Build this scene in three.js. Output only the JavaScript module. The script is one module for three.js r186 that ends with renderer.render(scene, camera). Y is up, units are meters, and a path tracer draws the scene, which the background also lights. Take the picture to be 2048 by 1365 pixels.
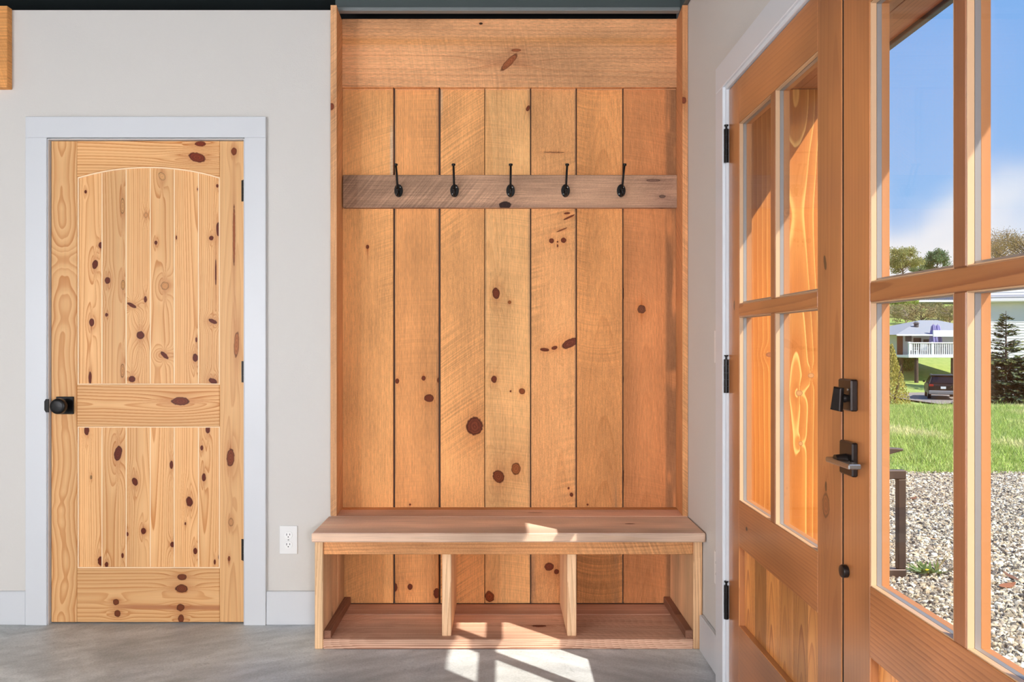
import * as THREE from 'three';
import { mergeGeometries } from 'three/addons/utils/BufferGeometryUtils.js';
import { RectAreaLightUniformsLib } from 'three/addons/lights/RectAreaLightUniformsLib.js';

// ---------------------------------------------------------------- camera, sky, sun, exposure
const scene = new THREE.Scene();
const FOCAL = 1600, IW = 2048, IH = 1365;                       // focal length in pixels of the photograph
const EYE = 1.187;                                             // eye height above the concrete floor
const camera = new THREE.PerspectiveCamera(2 * Math.atan(IH / 2 / FOCAL) * 180 / Math.PI, IW / IH, 0.05, 900);
camera.position.set(0, EYE, 0);
camera.setViewOffset(IW, IH, 24, -5.5, IW, IH);                // shifted lens
scene.add(camera);

const renderer = new THREE.WebGLRenderer({ antialias: true });
renderer.toneMapping = THREE.LinearToneMapping;
renderer.toneMappingExposure = 1.0;
renderer.shadowMap.enabled = true;
RectAreaLightUniformsLib.init();

// noise
const hash2 = (x, y) => { let h = (Math.imul(x, 374761393) + Math.imul(y, 668265263)) | 0; h = Math.imul(h ^ (h >>> 13), 1274126177); return ((h ^ (h >>> 16)) >>> 0) / 4294967296; };
function noise(x, y) {
  const xi = Math.floor(x), yi = Math.floor(y), fx = x - xi, fy = y - yi, sx = fx * fx * (3 - 2 * fx), sy = fy * fy * (3 - 2 * fy);
  const a = hash2(xi, yi), b = hash2(xi + 1, yi), c = hash2(xi, yi + 1), d = hash2(xi + 1, yi + 1);
  return a + (b - a) * sx + (c - a + (a - b - c + d) * sx) * sy;
}
const fbm = (x, y, o = 4) => { let s = 0, a = 0.5, t = 0; for (let i = 0; i < o; i++) { s += a * noise(x, y); t += a; x = x * 2.03 + 17.3; y = y * 2.03 + 9.1; a *= 0.5; } return s / t; };
const clamp = (x, a = 0, b = 1) => Math.min(b, Math.max(a, x)), mix = (a, b, t) => a + (b - a) * t;
const sstep = (a, b, x) => { const t = clamp((x - a) / (b - a)); return t * t * (3 - 2 * t); };
function rng(seed) { let s = seed >>> 0; return () => { s = (s + 0x6d2b79f5) | 0; let t = Math.imul(s ^ (s >>> 15), 1 | s); t = (t + Math.imul(t ^ (t >>> 7), 61 | t)) ^ t; return ((t ^ (t >>> 14)) >>> 0) / 4294967296; }; }

{ // clear blue sky that pales towards the horizon, with a low bank of white cloud all round
  const W = 1024, H = 512, data = new Float32Array(W * H * 4);
  for (let j = 0; j < H; j++) {
    const el = ((j + 0.5) / H - 0.5) * 180;
    for (let i = 0; i < W; i++) {
      const az = (i + 0.5) / W * 360, o = (j * W + i) * 4, e = Math.max(el, 0);
      const t = Math.pow(clamp(e / 60), 0.55);
      let r = mix(0.50, 0.03, t), g = mix(0.74, 0.26, t), b = mix(1.0, 0.84, t);
      const ca = Math.cos(az * Math.PI / 180), sa = Math.sin(az * Math.PI / 180);
      const n = fbm(ca * 7 + 20 + sa * 3.1, sa * 7 + e * 0.22 + 40, 5), n2 = fbm(ca * 18 + 5, sa * 18 + e * 0.5 + 11, 4);
      const bank = 0.96 * sstep(0.2, 1.05, 0.55 + 1.1 * (n - 0.5) + 0.35 * (n2 - 0.5) + (8.6 - e) * 0.13);
      const wisp = 0.08 * sstep(0.5, 0.8, fbm(ca * 5 + 9, sa * 5 + e * 0.09, 4)) * sstep(60, 25, e);
      const c = clamp(Math.max(bank * sstep(18, 11, e), wisp)), k = 0.93 + 0.12 * (n2 - 0.5);
      r = mix(r, k, c); g = mix(g, k * 1.0, c); b = mix(b, k * 1.02, c);
      if (el < 0) { r = 0.30; g = 0.29; b = 0.25; }
      data[o] = r; data[o + 1] = g; data[o + 2] = b; data[o + 3] = 1;
    }
  }
  const sky = new THREE.DataTexture(data, W, H, THREE.RGBAFormat, THREE.FloatType);
  sky.mapping = THREE.EquirectangularReflectionMapping; sky.magFilter = THREE.LinearFilter; sky.needsUpdate = true;
  scene.background = sky; scene.backgroundIntensity = 1.0;
}
const SUN = new THREE.DirectionalLight(new THREE.Color().setRGB(1, 0.95, 0.87), 7.4);
SUN.position.set(0.65 * 30, 30, 0.625 * 30 - 4); SUN.target.position.set(0, 0, -4);
SUN.castShadow = true; SUN.shadow.mapSize.set(4096, 4096);
Object.assign(SUN.shadow.camera, { left: -14, right: 14, top: 14, bottom: -14, near: 1, far: 90 });
SUN.name = 'sun'; scene.add(SUN, SUN.target);

const CEILING_FILL = 3.0, FLOOR_FILL = [15.5, 10.5, 5.5];                      // strength of the added fill lamps, unseen behind the camera

// ---------------------------------------------------------------- helpers
const used = new Map();
function numbered(name) { const n = used.get(name) ?? 0; used.set(name, n + 1); return n ? `${name}_${String(n).padStart(3, '0')}` : name; }
function tag(o, label, category, group, kind) {
  if (label) o.userData.label = label;
  if (category) o.userData.category = category;
  if (group) o.userData.group = group;
  if (kind) o.userData.kind = kind;
  return o;
}
function thing(name, label, category, pos = [0, 0, 0], group, kind) {
  const o = new THREE.Group(); o.name = numbered(name); o.position.set(...pos); scene.add(o);
  return tag(o, label, category, group, kind);
}
function part(parent, name, geo, mat, label) {
  const m = new THREE.Mesh(Array.isArray(geo) ? merge(geo) : geo, mat); m.name = parent === scene ? numbered(name) : name; m.castShadow = m.receiveShadow = true;
  if (label) m.userData.label = label;
  parent.add(m); return m;
}
function merge(list) {
  return mergeGeometries(list.map((g) => {
    const n = g.index ? g.toNonIndexed() : g.clone();
    for (const k of Object.keys(n.attributes)) if (!['position', 'normal', 'uv'].includes(k)) n.deleteAttribute(k);
    if (!n.attributes.uv) n.setAttribute('uv', new THREE.BufferAttribute(new Float32Array(n.attributes.position.count * 2), 2));
    return n;
  }));
}
// box between two corners with chamfered edges (44 triangles)
function box(x0, x1, y0, y1, z0, z1, c = 0.0015) {
  const lo = [Math.min(x0, x1), Math.min(y0, y1), Math.min(z0, z1)], hi = [Math.max(x0, x1), Math.max(y0, y1), Math.max(z0, z1)];
  const mid = lo.map((a, i) => (a + hi[i]) / 2), h = lo.map((a, i) => (hi[i] - a) / 2);
  c = Math.min(c, h[0] * 0.45, h[1] * 0.45, h[2] * 0.45);
  const P = [], push = (a, b, d) => {
    const u = [b[0] - a[0], b[1] - a[1], b[2] - a[2]], v = [d[0] - a[0], d[1] - a[1], d[2] - a[2]];
    const n = [u[1] * v[2] - u[2] * v[1], u[2] * v[0] - u[0] * v[2], u[0] * v[1] - u[1] * v[0]];
    const out = n[0] * (a[0] + b[0] + d[0]) + n[1] * (a[1] + b[1] + d[1]) + n[2] * (a[2] + b[2] + d[2]);
    if (out < 0) [b, d] = [d, b];
    for (const p of [a, b, d]) P.push(p[0] + mid[0], p[1] + mid[1], p[2] + mid[2]);
  }, quad = (a, b, d, e) => { push(a, b, d); push(a, d, e); };
  const V = (ax, s) => s.map((k, i) => k * (i === ax ? h[i] : h[i] - c));
  const S = [-1, 1];
  for (let ax = 0; ax < 3; ax++) {
    const b = (ax + 1) % 3, d = (ax + 2) % 3;
    for (const s of S) { const q = (p, r) => { const k = []; k[ax] = s; k[b] = p; k[d] = r; return V(ax, k); }; quad(q(-1, -1), q(1, -1), q(1, 1), q(-1, 1)); }
    for (const p of S) for (const r of S) { // edges along ax, between the faces b and d
      const k = (f, s) => { const e = []; e[ax] = s; e[b] = p; e[d] = r; return V(f, e); };
      quad(k(b, -1), k(b, 1), k(d, 1), k(d, -1));
    }
  }
  for (const x of S) for (const y of S) for (const z of S) push(V(0, [x, y, z]), V(1, [x, y, z]), V(2, [x, y, z]));
  const g = new THREE.BufferGeometry(); g.setAttribute('position', new THREE.Float32BufferAttribute(P, 3)); g.computeVertexNormals();
  return uvBox(g);
}
// uv in metres by the dominant axis of each triangle; grain runs along v
function uvBox(g, grain = 'y', su = 1, sv = 1, ou = 0, ov = 0) {
  if (g.index) g = g.toNonIndexed();
  const p = g.attributes.position, uv = new Float32Array(p.count * 2), G = 'xyz'.indexOf(grain);
  const a = new THREE.Vector3(), b = new THREE.Vector3(), c = new THREE.Vector3();
  for (let i = 0; i < p.count; i += 3) {
    a.fromBufferAttribute(p, i); b.fromBufferAttribute(p, i + 1).sub(a); c.fromBufferAttribute(p, i + 2).sub(a); b.cross(c);
    const n = [Math.abs(b.x), Math.abs(b.y), Math.abs(b.z)], k = n.indexOf(Math.max(...n));
    const rest = [0, 1, 2].filter((x) => x !== k), V = rest.includes(G) ? G : rest[1], U = rest.find((x) => x !== V);
    for (let j = i; j < i + 3; j++) { const q = [p.getX(j), p.getY(j), p.getZ(j)]; uv[j * 2] = q[U] / su + ou; uv[j * 2 + 1] = q[V] / sv + ov; }
  }
  g.setAttribute('uv', new THREE.BufferAttribute(uv, 2)); return g;
}
function uvFn(g, f) {
  if (g.index) g = g.toNonIndexed();
  const p = g.attributes.position, uv = new Float32Array(p.count * 2);
  for (let i = 0; i < p.count; i++) { const [u, v] = f(p.getX(i), p.getY(i), p.getZ(i)); uv[i * 2] = u; uv[i * 2 + 1] = v; }
  g.setAttribute('uv', new THREE.BufferAttribute(uv, 2)); return g;
}
function prism(pts, y0, y1) { // upright prism over a footprint of [x, z]
  const s = new THREE.Shape(pts.map(([x, z]) => new THREE.Vector2(x, -z)));
  const g = new THREE.ExtrudeGeometry(s, { depth: y1 - y0, bevelEnabled: false }); g.rotateX(-Math.PI / 2); g.translate(0, y0, 0); return uvBox(g);
}
function extrude(pts, depth, bevel = 0, seg = 1) { // outline in x/y, from z = 0 to depth
  const s = pts instanceof THREE.Shape ? pts : new THREE.Shape(pts.map(([x, y]) => new THREE.Vector2(x, y)));
  return new THREE.ExtrudeGeometry(s, { depth: depth - 2 * bevel, bevelEnabled: bevel > 0, bevelSize: bevel, bevelThickness: bevel, bevelOffset: -bevel, bevelSegments: seg, curveSegments: 16 }).translate(0, 0, bevel);
}
function cyl(r0, r1, a, b, seg = 10, caps = true) { // from a (radius r0) to b (radius r1)
  const A = new THREE.Vector3(...a), B = new THREE.Vector3(...b), d = B.clone().sub(A), g = new THREE.CylinderGeometry(r1, r0, d.length(), seg, 1, !caps);
  g.translate(0, d.length() / 2, 0); g.applyQuaternion(new THREE.Quaternion().setFromUnitVectors(new THREE.Vector3(0, 1, 0), d.normalize())); return g.translate(A.x, A.y, A.z);
}
const tube = (pts, r, seg = 24, rad = 8) => new THREE.TubeGeometry(new THREE.CatmullRomCurve3(pts.map((p) => new THREE.Vector3(...p))), seg, r, rad, false);
const lin = (r, g, b) => new THREE.Color().setRGB(r / 255, g / 255, b / 255, THREE.SRGBColorSpace);
const std = (c, rough = 0.6, o = {}) => new THREE.MeshStandardMaterial({ color: Array.isArray(c) ? lin(...c) : c, roughness: rough, ...o });
const phys = (o) => new THREE.MeshPhysicalMaterial(o);
const woodMat = (rough, o) => phys({ color: 0xffffff, roughness: rough, specularIntensity: 0.35, ...o });
function texture(W, H, f, srgb = true) { // f(x, y, out) with x, y in pixels, first row at v = 0
  const data = new Uint8Array(W * H * 4), out = [0, 0, 0];
  for (let y = 0, o = 0; y < H; y++) for (let x = 0; x < W; x++, o += 4) { f(x, y, out); data[o] = clamp(out[0], 0, 255); data[o + 1] = clamp(out[1], 0, 255); data[o + 2] = clamp(out[2], 0, 255); data[o + 3] = 255; }
  const t = new THREE.DataTexture(data, W, H); t.magFilter = THREE.LinearFilter; t.wrapS = t.wrapT = THREE.RepeatWrapping; if (srgb) t.colorSpace = THREE.SRGBColorSpace; t.needsUpdate = true; return t;
}
function withRepeat(t, u, v) { const c = t.clone(); c.repeat.set(u, v); c.needsUpdate = true; return c; }

// ---------------------------------------------------------------- wood
// u across and v along the grain, in metres; colours are sRGB values
function wood(P, u, v, out) {
  const s = P.seed * 7.31;
  let w = P.wob * (noise(v * P.wf + s, s) - 0.5) * 2 + 0.006 * (noise(u * 12 + s, v * 2.6) - 0.5);
  let r = Math.hypot(u - P.u0 + w, P.z0 + P.tilt * v + 0.014 * (noise(v * 1.7, s) - 0.5) + (P.zw ? P.zw * (noise(v * P.zf + 3, s + 5) - 0.5 + 0.3 * (noise(v * P.zf * 3, s) - 0.5)) : 0)), kin = 2, kk = null, halo = 0, tail = 0;
  for (const k of P.knots) {
    const du = u - k[0], dv = v - k[1];
    if (Math.abs(dv) > Math.max(0.2, 10.3 * k[3])) continue;
    const c = Math.cos(k[4] || 0), n = Math.sin(k[4] || 0), a = (du * c + dv * n) / k[2], b = (-du * n + dv * c) / k[3];
    const q = Math.sqrt(a * a + b * b) * (0.92 + 0.16 * noise(u * 130 + s, v * 130));
    if (q < kin) { kin = q; kk = k; }
    const e = (du / (k[2] * 2.1)) ** 2 + (dv / (k[3] * 3.4)) ** 2;
    if (e < 9) { const bump = Math.exp(-e); r += k[2] * 1.5 * bump * (du > 0 ? 1 : -1) * Math.min(1, Math.abs(du) / (k[2] * 0.6)); halo += 0.8 * Math.exp(-e * 1.9); }
    if (k[5]) { const dd = dv * Math.sign(k[5]); if (dd > -0.002 && dd < Math.abs(k[5])) tail += Math.exp(-((du / (0.0035 * (1 - dd / Math.abs(k[5])) + 0.0006)) ** 2)) * (1 - dd / Math.abs(k[5])); }
  }
  const g = r / P.rw + 0.16 * noise(u * 70 + s, v * 2), k = Math.floor(g), p = g - k, hk = hash2(k, P.seed | 0);
  const soft = P.soft ?? 0.45;
  let late = p < 1 - soft ? sstep(0.1, 1 - soft, p) * 0.25 : 0.25 + 0.75 * sstep(1 - soft, 0.94, p);
  late *= 1 - sstep(0.955, 1, p);
  const t = clamp(late * P.con * (0.55 + 0.9 * hk));
  let f = 1 + P.tv * (noise(u * 9 + s, v * 0.8 + s) - 0.5) + P.fib * (noise(u * (P.fu ?? 900), v * (P.fv ?? 14)) - 0.5) + 0.5 * P.fib * (noise(u * 260 + s, v * 5) - 0.5);
  if (P.blotch) f += P.blotch * (fbm(u * 7 + s, v * 3.2, 3) - 0.5);
  if (P.saw) {
    const m = sstep(0.3, 0.75, noise(u * 6 + s * 2, v * 2.2 + s)), line = noise((v + P.sawTilt * u + P.sawCurve * u * u) * P.sawFreq * 1.7, u * 4 + s);
    f += P.saw * 0.75 * m * (line - 0.5) + P.saw * 0.35 * (noise(u * 420, v * 420) - 0.5);
  }
  const E = P.early, L = P.late;
  for (let i = 0; i < 3; i++) out[i] = mix(E[i], L[i], t) * f;
  if (P.heart) { const h = P.heart(u, v); if (h > 0) for (let i = 0; i < 3; i++) out[i] = mix(out[i], P.heartCol[i] * f, h); }
  halo = clamp(halo * 0.38 + tail * 0.8);
  if (halo > 0) { const K = P.halo || [150, 78, 38]; for (let i = 0; i < 3; i++) out[i] = mix(out[i], K[i] * f, halo); }
  if (kin < 1.15) {
    const K = kk[6] || P.knot || [92, 38, 18], ring = 0.5 + 0.5 * Math.sin(kin * 17 + noise(u * 90, v * 90) * 3), m = 1 - sstep(0.88, 1.1, kin), d = (0.84 + 0.24 * ring * (1 - kin * 0.5)) * (1 - 0.3 * sstep(0.7, 1, kin));
    for (let i = 0; i < 3; i++) out[i] = mix(out[i], K[i] * d, m);
  }
}
const WOOD = { seed: 1, u0: 0.05, z0: 0.06, tilt: 0.03, wob: 0.012, wf: 0.8, rw: 0.006, con: 0.8, tv: 0.12, fib: 0.08, knots: [], early: [220, 165, 112], late: [176, 112, 66], saw: 0, sawTilt: 0.2, sawCurve: 0.6, sawFreq: 190 };
const W_ = (o) => ({ ...WOOD, ...o });
// one texture over [x0, x0 + w] x [y0, y0 + h] metres; each region is one board with its own grain
function atlas(x0, y0, w, h, ppm, regions) {
  const W = Math.round(w * ppm), H = Math.round(h * ppm), data = new Uint8Array(W * H * 4), out = [0, 0, 0];
  for (const R of regions) {
    const i0 = Math.max(0, Math.floor((R.x0 - x0) * ppm)), i1 = Math.min(W, Math.ceil((R.x1 - x0) * ppm)), j0 = Math.max(0, Math.floor((R.y0 - y0) * ppm)), j1 = Math.min(H, Math.ceil((R.y1 - y0) * ppm));
    for (let j = j0; j < j1; j++) for (let i = i0; i < i1; i++) {
      const x = x0 + (i + 0.5) / ppm, y = y0 + (j + 0.5) / ppm;
      if (R.mask && !R.mask(x, y)) continue;
      if (R.grain === 'x') wood(R.P, y - R.y0, x - R.x0, out); else wood(R.P, x - R.x0, y - R.y0, out);
      const o = (j * W + i) * 4; data[o] = clamp(out[0], 0, 255); data[o + 1] = clamp(out[1], 0, 255); data[o + 2] = clamp(out[2], 0, 255); data[o + 3] = 255;
    }
  }
  const t = new THREE.DataTexture(data, W, H); t.colorSpace = THREE.SRGBColorSpace; t.magFilter = THREE.LinearFilter; t.wrapS = t.wrapT = THREE.MirroredRepeatWrapping; t.needsUpdate = true;
  t.userData = { x0, y0, w, h }; return t;
}
// planar uv of an atlas, with the depth of side faces unfolded
const uvAtlas = (g, t, zu = 1, zv = 1) => {
  const { x0, y0, w, h } = t.userData;
  if (g.index) g = g.toNonIndexed();
  const p = g.attributes.position, n = g.attributes.normal, uv = new Float32Array(p.count * 2);
  for (let i = 0; i < p.count; i++) {
    const nx = Math.abs(n.getX(i)), ny = Math.abs(n.getY(i)), z = p.getZ(i);
    uv[i * 2] = (p.getX(i) + (nx > 0.9 ? z * zu : 0) - x0) / w; uv[i * 2 + 1] = (p.getY(i) + (ny > 0.9 ? z * zv : 0) - y0) / h;
  }
  g.setAttribute('uv', new THREE.BufferAttribute(uv, 2)); return g;
};

// relief of rough-sawn timber: 0.4 m tile, grain along v
const sawBump = texture(512, 512, (x, y, o) => {
  const u = x / 512, v = y / 512; // tileable enough through mirroring
  const arc = v + 0.25 * u + 0.3 * u * u;
  const h = 0.5 + 0.5 * (noise(arc * 74, u * 3) - 0.5) * 0.55 * (0.4 + 0.8 * noise(u * 4, v * 3)) + 0.42 * (noise(x * 0.45, y * 0.035) - 0.5) + 0.25 * (noise(x * 0.2, y * 0.2) - 0.5);
  o[0] = o[1] = o[2] = h * 255;
}, false);
sawBump.wrapS = sawBump.wrapT = THREE.MirroredRepeatWrapping;
const fineBump = texture(256, 256, (x, y, o) => { o[0] = o[1] = o[2] = 255 * (0.6 * fbm(x * 0.05, y * 0.05, 3) + 0.4 * noise(x * 0.6, y * 0.6)); }, false);
fineBump.wrapS = fineBump.wrapT = THREE.MirroredRepeatWrapping;

// ---------------------------------------------------------------- plain materials
const M = {
  wall: std([211, 207, 201], 0.85, { bumpMap: withRepeat(fineBump, 3, 3), bumpScale: 0.0006 }),
  trim: std([211, 213, 216], 0.38),
  dark: std([46, 54, 56], 0.6),
  darkStrip: std([118, 124, 124], 0.5),
  void: std([10, 10, 10], 0.9),
  black: phys({ color: lin(24, 23, 23), roughness: 0.34, metalness: 0.55 }),
  bronze: phys({ color: lin(52, 46, 44), roughness: 0.28, metalness: 0.75 }),
  plate: std([232, 232, 230], 0.35),
  slot: std([20, 20, 20], 0.8),
  steel: std([168, 168, 166], 0.3, { metalness: 0.9 }),
  spacer: std([150, 146, 142], 0.42, { metalness: 0.55 }),
  glass: phys({ color: 0xffffff, roughness: 0.0, metalness: 0, transmission: 1, thickness: 0, ior: 1.5, specularIntensity: 0.4 }),
  bead: phys({ color: lin(188, 150, 114), roughness: 0.45, clearcoat: 0.2 }),
  beadOut: phys({ color: lin(172, 114, 66), roughness: 0.5 }),
  backing: std([112, 96, 87], 0.9),
};
const concrete = texture(1024, 1024, (x, y, o) => {
  const u = x / 512, v = y / 512;
  const big = fbm(u * 1.6 + 3, v * 1.6, 4), mid = fbm(u * 6 + 8 * big, v * 7, 4), streak = fbm(u * 9 + v * 7 + 3 * big, v * 26 - u * 14, 3), sp = noise(x * 0.5, y * 0.5);
  let k = 190 + 46 * (big - 0.5) + 34 * (mid - 0.5) + 44 * (streak - 0.5) + 16 * (sp - 0.5);
  if (noise(x * 0.22 + 40, y * 0.22) > 0.86 && mid > 0.5) k -= 14;
  const warm = sstep(0.45, 0.75, fbm(u * 1.1 + 30, v * 1.1 + 5, 3));
  o[0] = k + 5 * warm - 5; o[1] = k + 1.5 * warm + 1; o[2] = k - 8 * warm + 8;
});
concrete.wrapS = concrete.wrapT = THREE.MirroredRepeatWrapping;
const concreteBump = texture(512, 512, (x, y, o) => { o[0] = o[1] = o[2] = 255 * (0.7 * fbm(x * 0.02 + y * 0.012, y * 0.05, 4) + 0.3 * noise(x * 0.4, y * 0.4)); }, false);
concreteBump.wrapS = concreteBump.wrapT = THREE.MirroredRepeatWrapping;
M.floor = std(0xffffff, 0.5, { map: withRepeat(concrete, 0.5, 0.5), bumpMap: withRepeat(concreteBump, 1, 1), bumpScale: 0.0012 });

const structure = (name, label, category, geo, mat) => tag(part(scene, name, geo, mat), label, category, undefined, 'structure');

// ---------------------------------------------------------------- room shell (z = -depth; the camera stands at depth 0)
const WX = 0.788, OX = 1.114;        // inner and outer face of the door wall
const DB = -3.386;                    // face of the back wall
const HINGE_Z = -2.697, SEAM_Z = -1.8006, LEAF = 0.8966, FAR_JAMB = -2.7, NEAR_JAMB = -0.9;
const DOOR_TOP = 2.044;
structure('floor', 'grey trowelled concrete floor of the entry room', 'floor', box(-3.7, WX + 0.03, -0.1, 0, -3.75, 3.6, 0), M.floor);
structure('ceiling', 'dark painted ceiling above the entry room', 'ceiling', box(-3.7, OX, 2.68, 2.86, -3.75, 3.6, 0), M.dark);
structure('wall_back', 'off-white painted wall around the pine interior door', 'wall', [
  box(-3.6, -1.9076, -0.05, 2.6, DB, -3.556, 0), box(-1.0777, -0.7105, -0.05, 2.6, DB, -3.556, 0), box(-1.9076, -1.0777, 2.052, 2.6, DB, -3.556, 0)], M.wall);
structure('wall_closet', 'dark wall closing the space behind the interior door', 'wall', [box(-3.6, -0.71, -0.05, 2.7, -3.6, -3.75, 0), box(-0.71, 0.8, -0.05, 2.7, -3.575, -3.75, 0)], M.void);
structure('wall_left', 'off-white painted wall on the far left side of the room', 'wall', box(-3.7, -3.6, -0.05, 2.7, -3.75, 3.6, 0), M.wall);
structure('wall_rear', 'off-white painted wall behind the camera', 'wall', box(-3.7, WX, -0.05, 2.7, 3.5, 3.6, 0), M.wall);
structure('wall_right', 'off-white painted wall that holds the stained double door', 'wall', [
  box(WX, OX, -0.12, 2.68, FAR_JAMB - 0.019, -3.75, 0), box(WX, OX, -0.12, 2.68, NEAR_JAMB + 0.019, 3.6, 0), box(WX, OX, 2.066, 2.68, FAR_JAMB - 0.019, NEAR_JAMB + 0.019, 0)], M.wall);

// dark beam and the gap over the niche
{
  const b = thing('ceiling_beam', 'dark slate painted beam across the top of the niche', 'beam', [0, 0, 0], undefined, 'structure');
  part(b, 'face_board', [box(-0.70, 0.783, 2.619, 2.68, -3.40, -3.435), box(0.766, 0.786, 2.607, 2.68, -3.30, -3.40)], std([70, 79, 79], 0.45));
  part(b, 'edge_strip', box(-0.70, 0.766, 2.602, 2.6187, -3.395, -3.43, 0.003), M.darkStrip, 'paler grey lower edge strip');
}

// trim
structure('trim_1', 'white casing board left of the pine interior door', 'trim', box(-1.999, -1.909, 0, 2.056, -3.368, DB, 0.0018), M.trim);
structure('trim_2', 'white casing board right of the pine interior door', 'trim', box(-1.0765, -0.9865, 0, 2.056, -3.368, DB, 0.0018), M.trim);
structure('trim_3', 'white head casing above the pine interior door', 'trim', box(-1.999, -0.9865, 2.0562, 2.145, -3.368, DB, 0.0018), M.trim);
structure('trim_4', 'white jamb boards lining the interior doorway', 'trim', [box(-1.9076, -1.9045, 0, 2.052, -3.372, -3.55, 0.001), box(-1.0808, -1.0777, 0, 2.052, -3.372, -3.55, 0.001), box(-1.9045, -1.0808, 2.049, 2.052, -3.372, -3.55, 0.001),
  box(-1.9045, -1.893, 0, 2.049, -3.428, -3.46, 0.001), box(-1.092, -1.0808, 0, 2.049, -3.428, -3.46, 0.001)], M.trim);
structure('trim_5', 'white casing board on the right wall beside the stained door hinges', 'trim', box(0.755, WX, 0, 2.06, -2.714, -2.803, 0.002), M.trim);
structure('trim_6', 'white head casing above the stained double door', 'trim', box(0.755, WX, 2.0602, 2.149, -2.803, -0.80, 0.002), M.trim);
structure('trim_7', 'white casing board on the near side of the double door', 'trim', box(0.755, WX, 0, 2.06, -0.80, -0.886, 0.002), M.trim);
structure('trim_8', 'white inner jamb of the double door opening', 'trim', [box(0.764, 0.8125, 0, 2.047, FAR_JAMB, FAR_JAMB - 0.0185, 0.001), box(0.764, 0.8125, 0, 2.047, NEAR_JAMB, NEAR_JAMB + 0.0185, 0.001), box(0.764, 0.8125, 2.0473, 2.0655, FAR_JAMB - 0.0185, NEAR_JAMB + 0.0185, 0.001)], M.trim);
const base = (name, side, label, g) => structure(name, label, 'baseboard', g, M.trim);
base('baseboard_left', 0, 'white baseboard left of the pine interior door', box(-3.6, -2.0, 0, 0.142, -3.371, DB, 0.003));
base('baseboard_back', 0, 'short white baseboard between the door casing and the bench', box(-0.9855, -0.7195, 0, 0.142, -3.371, DB, 0.003));
base('baseboard_right', 0, 'white baseboard on the right wall between bench and door casing', box(0.771, WX, 0, 0.139, -2.8035, -3.094, 0.003));

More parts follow.
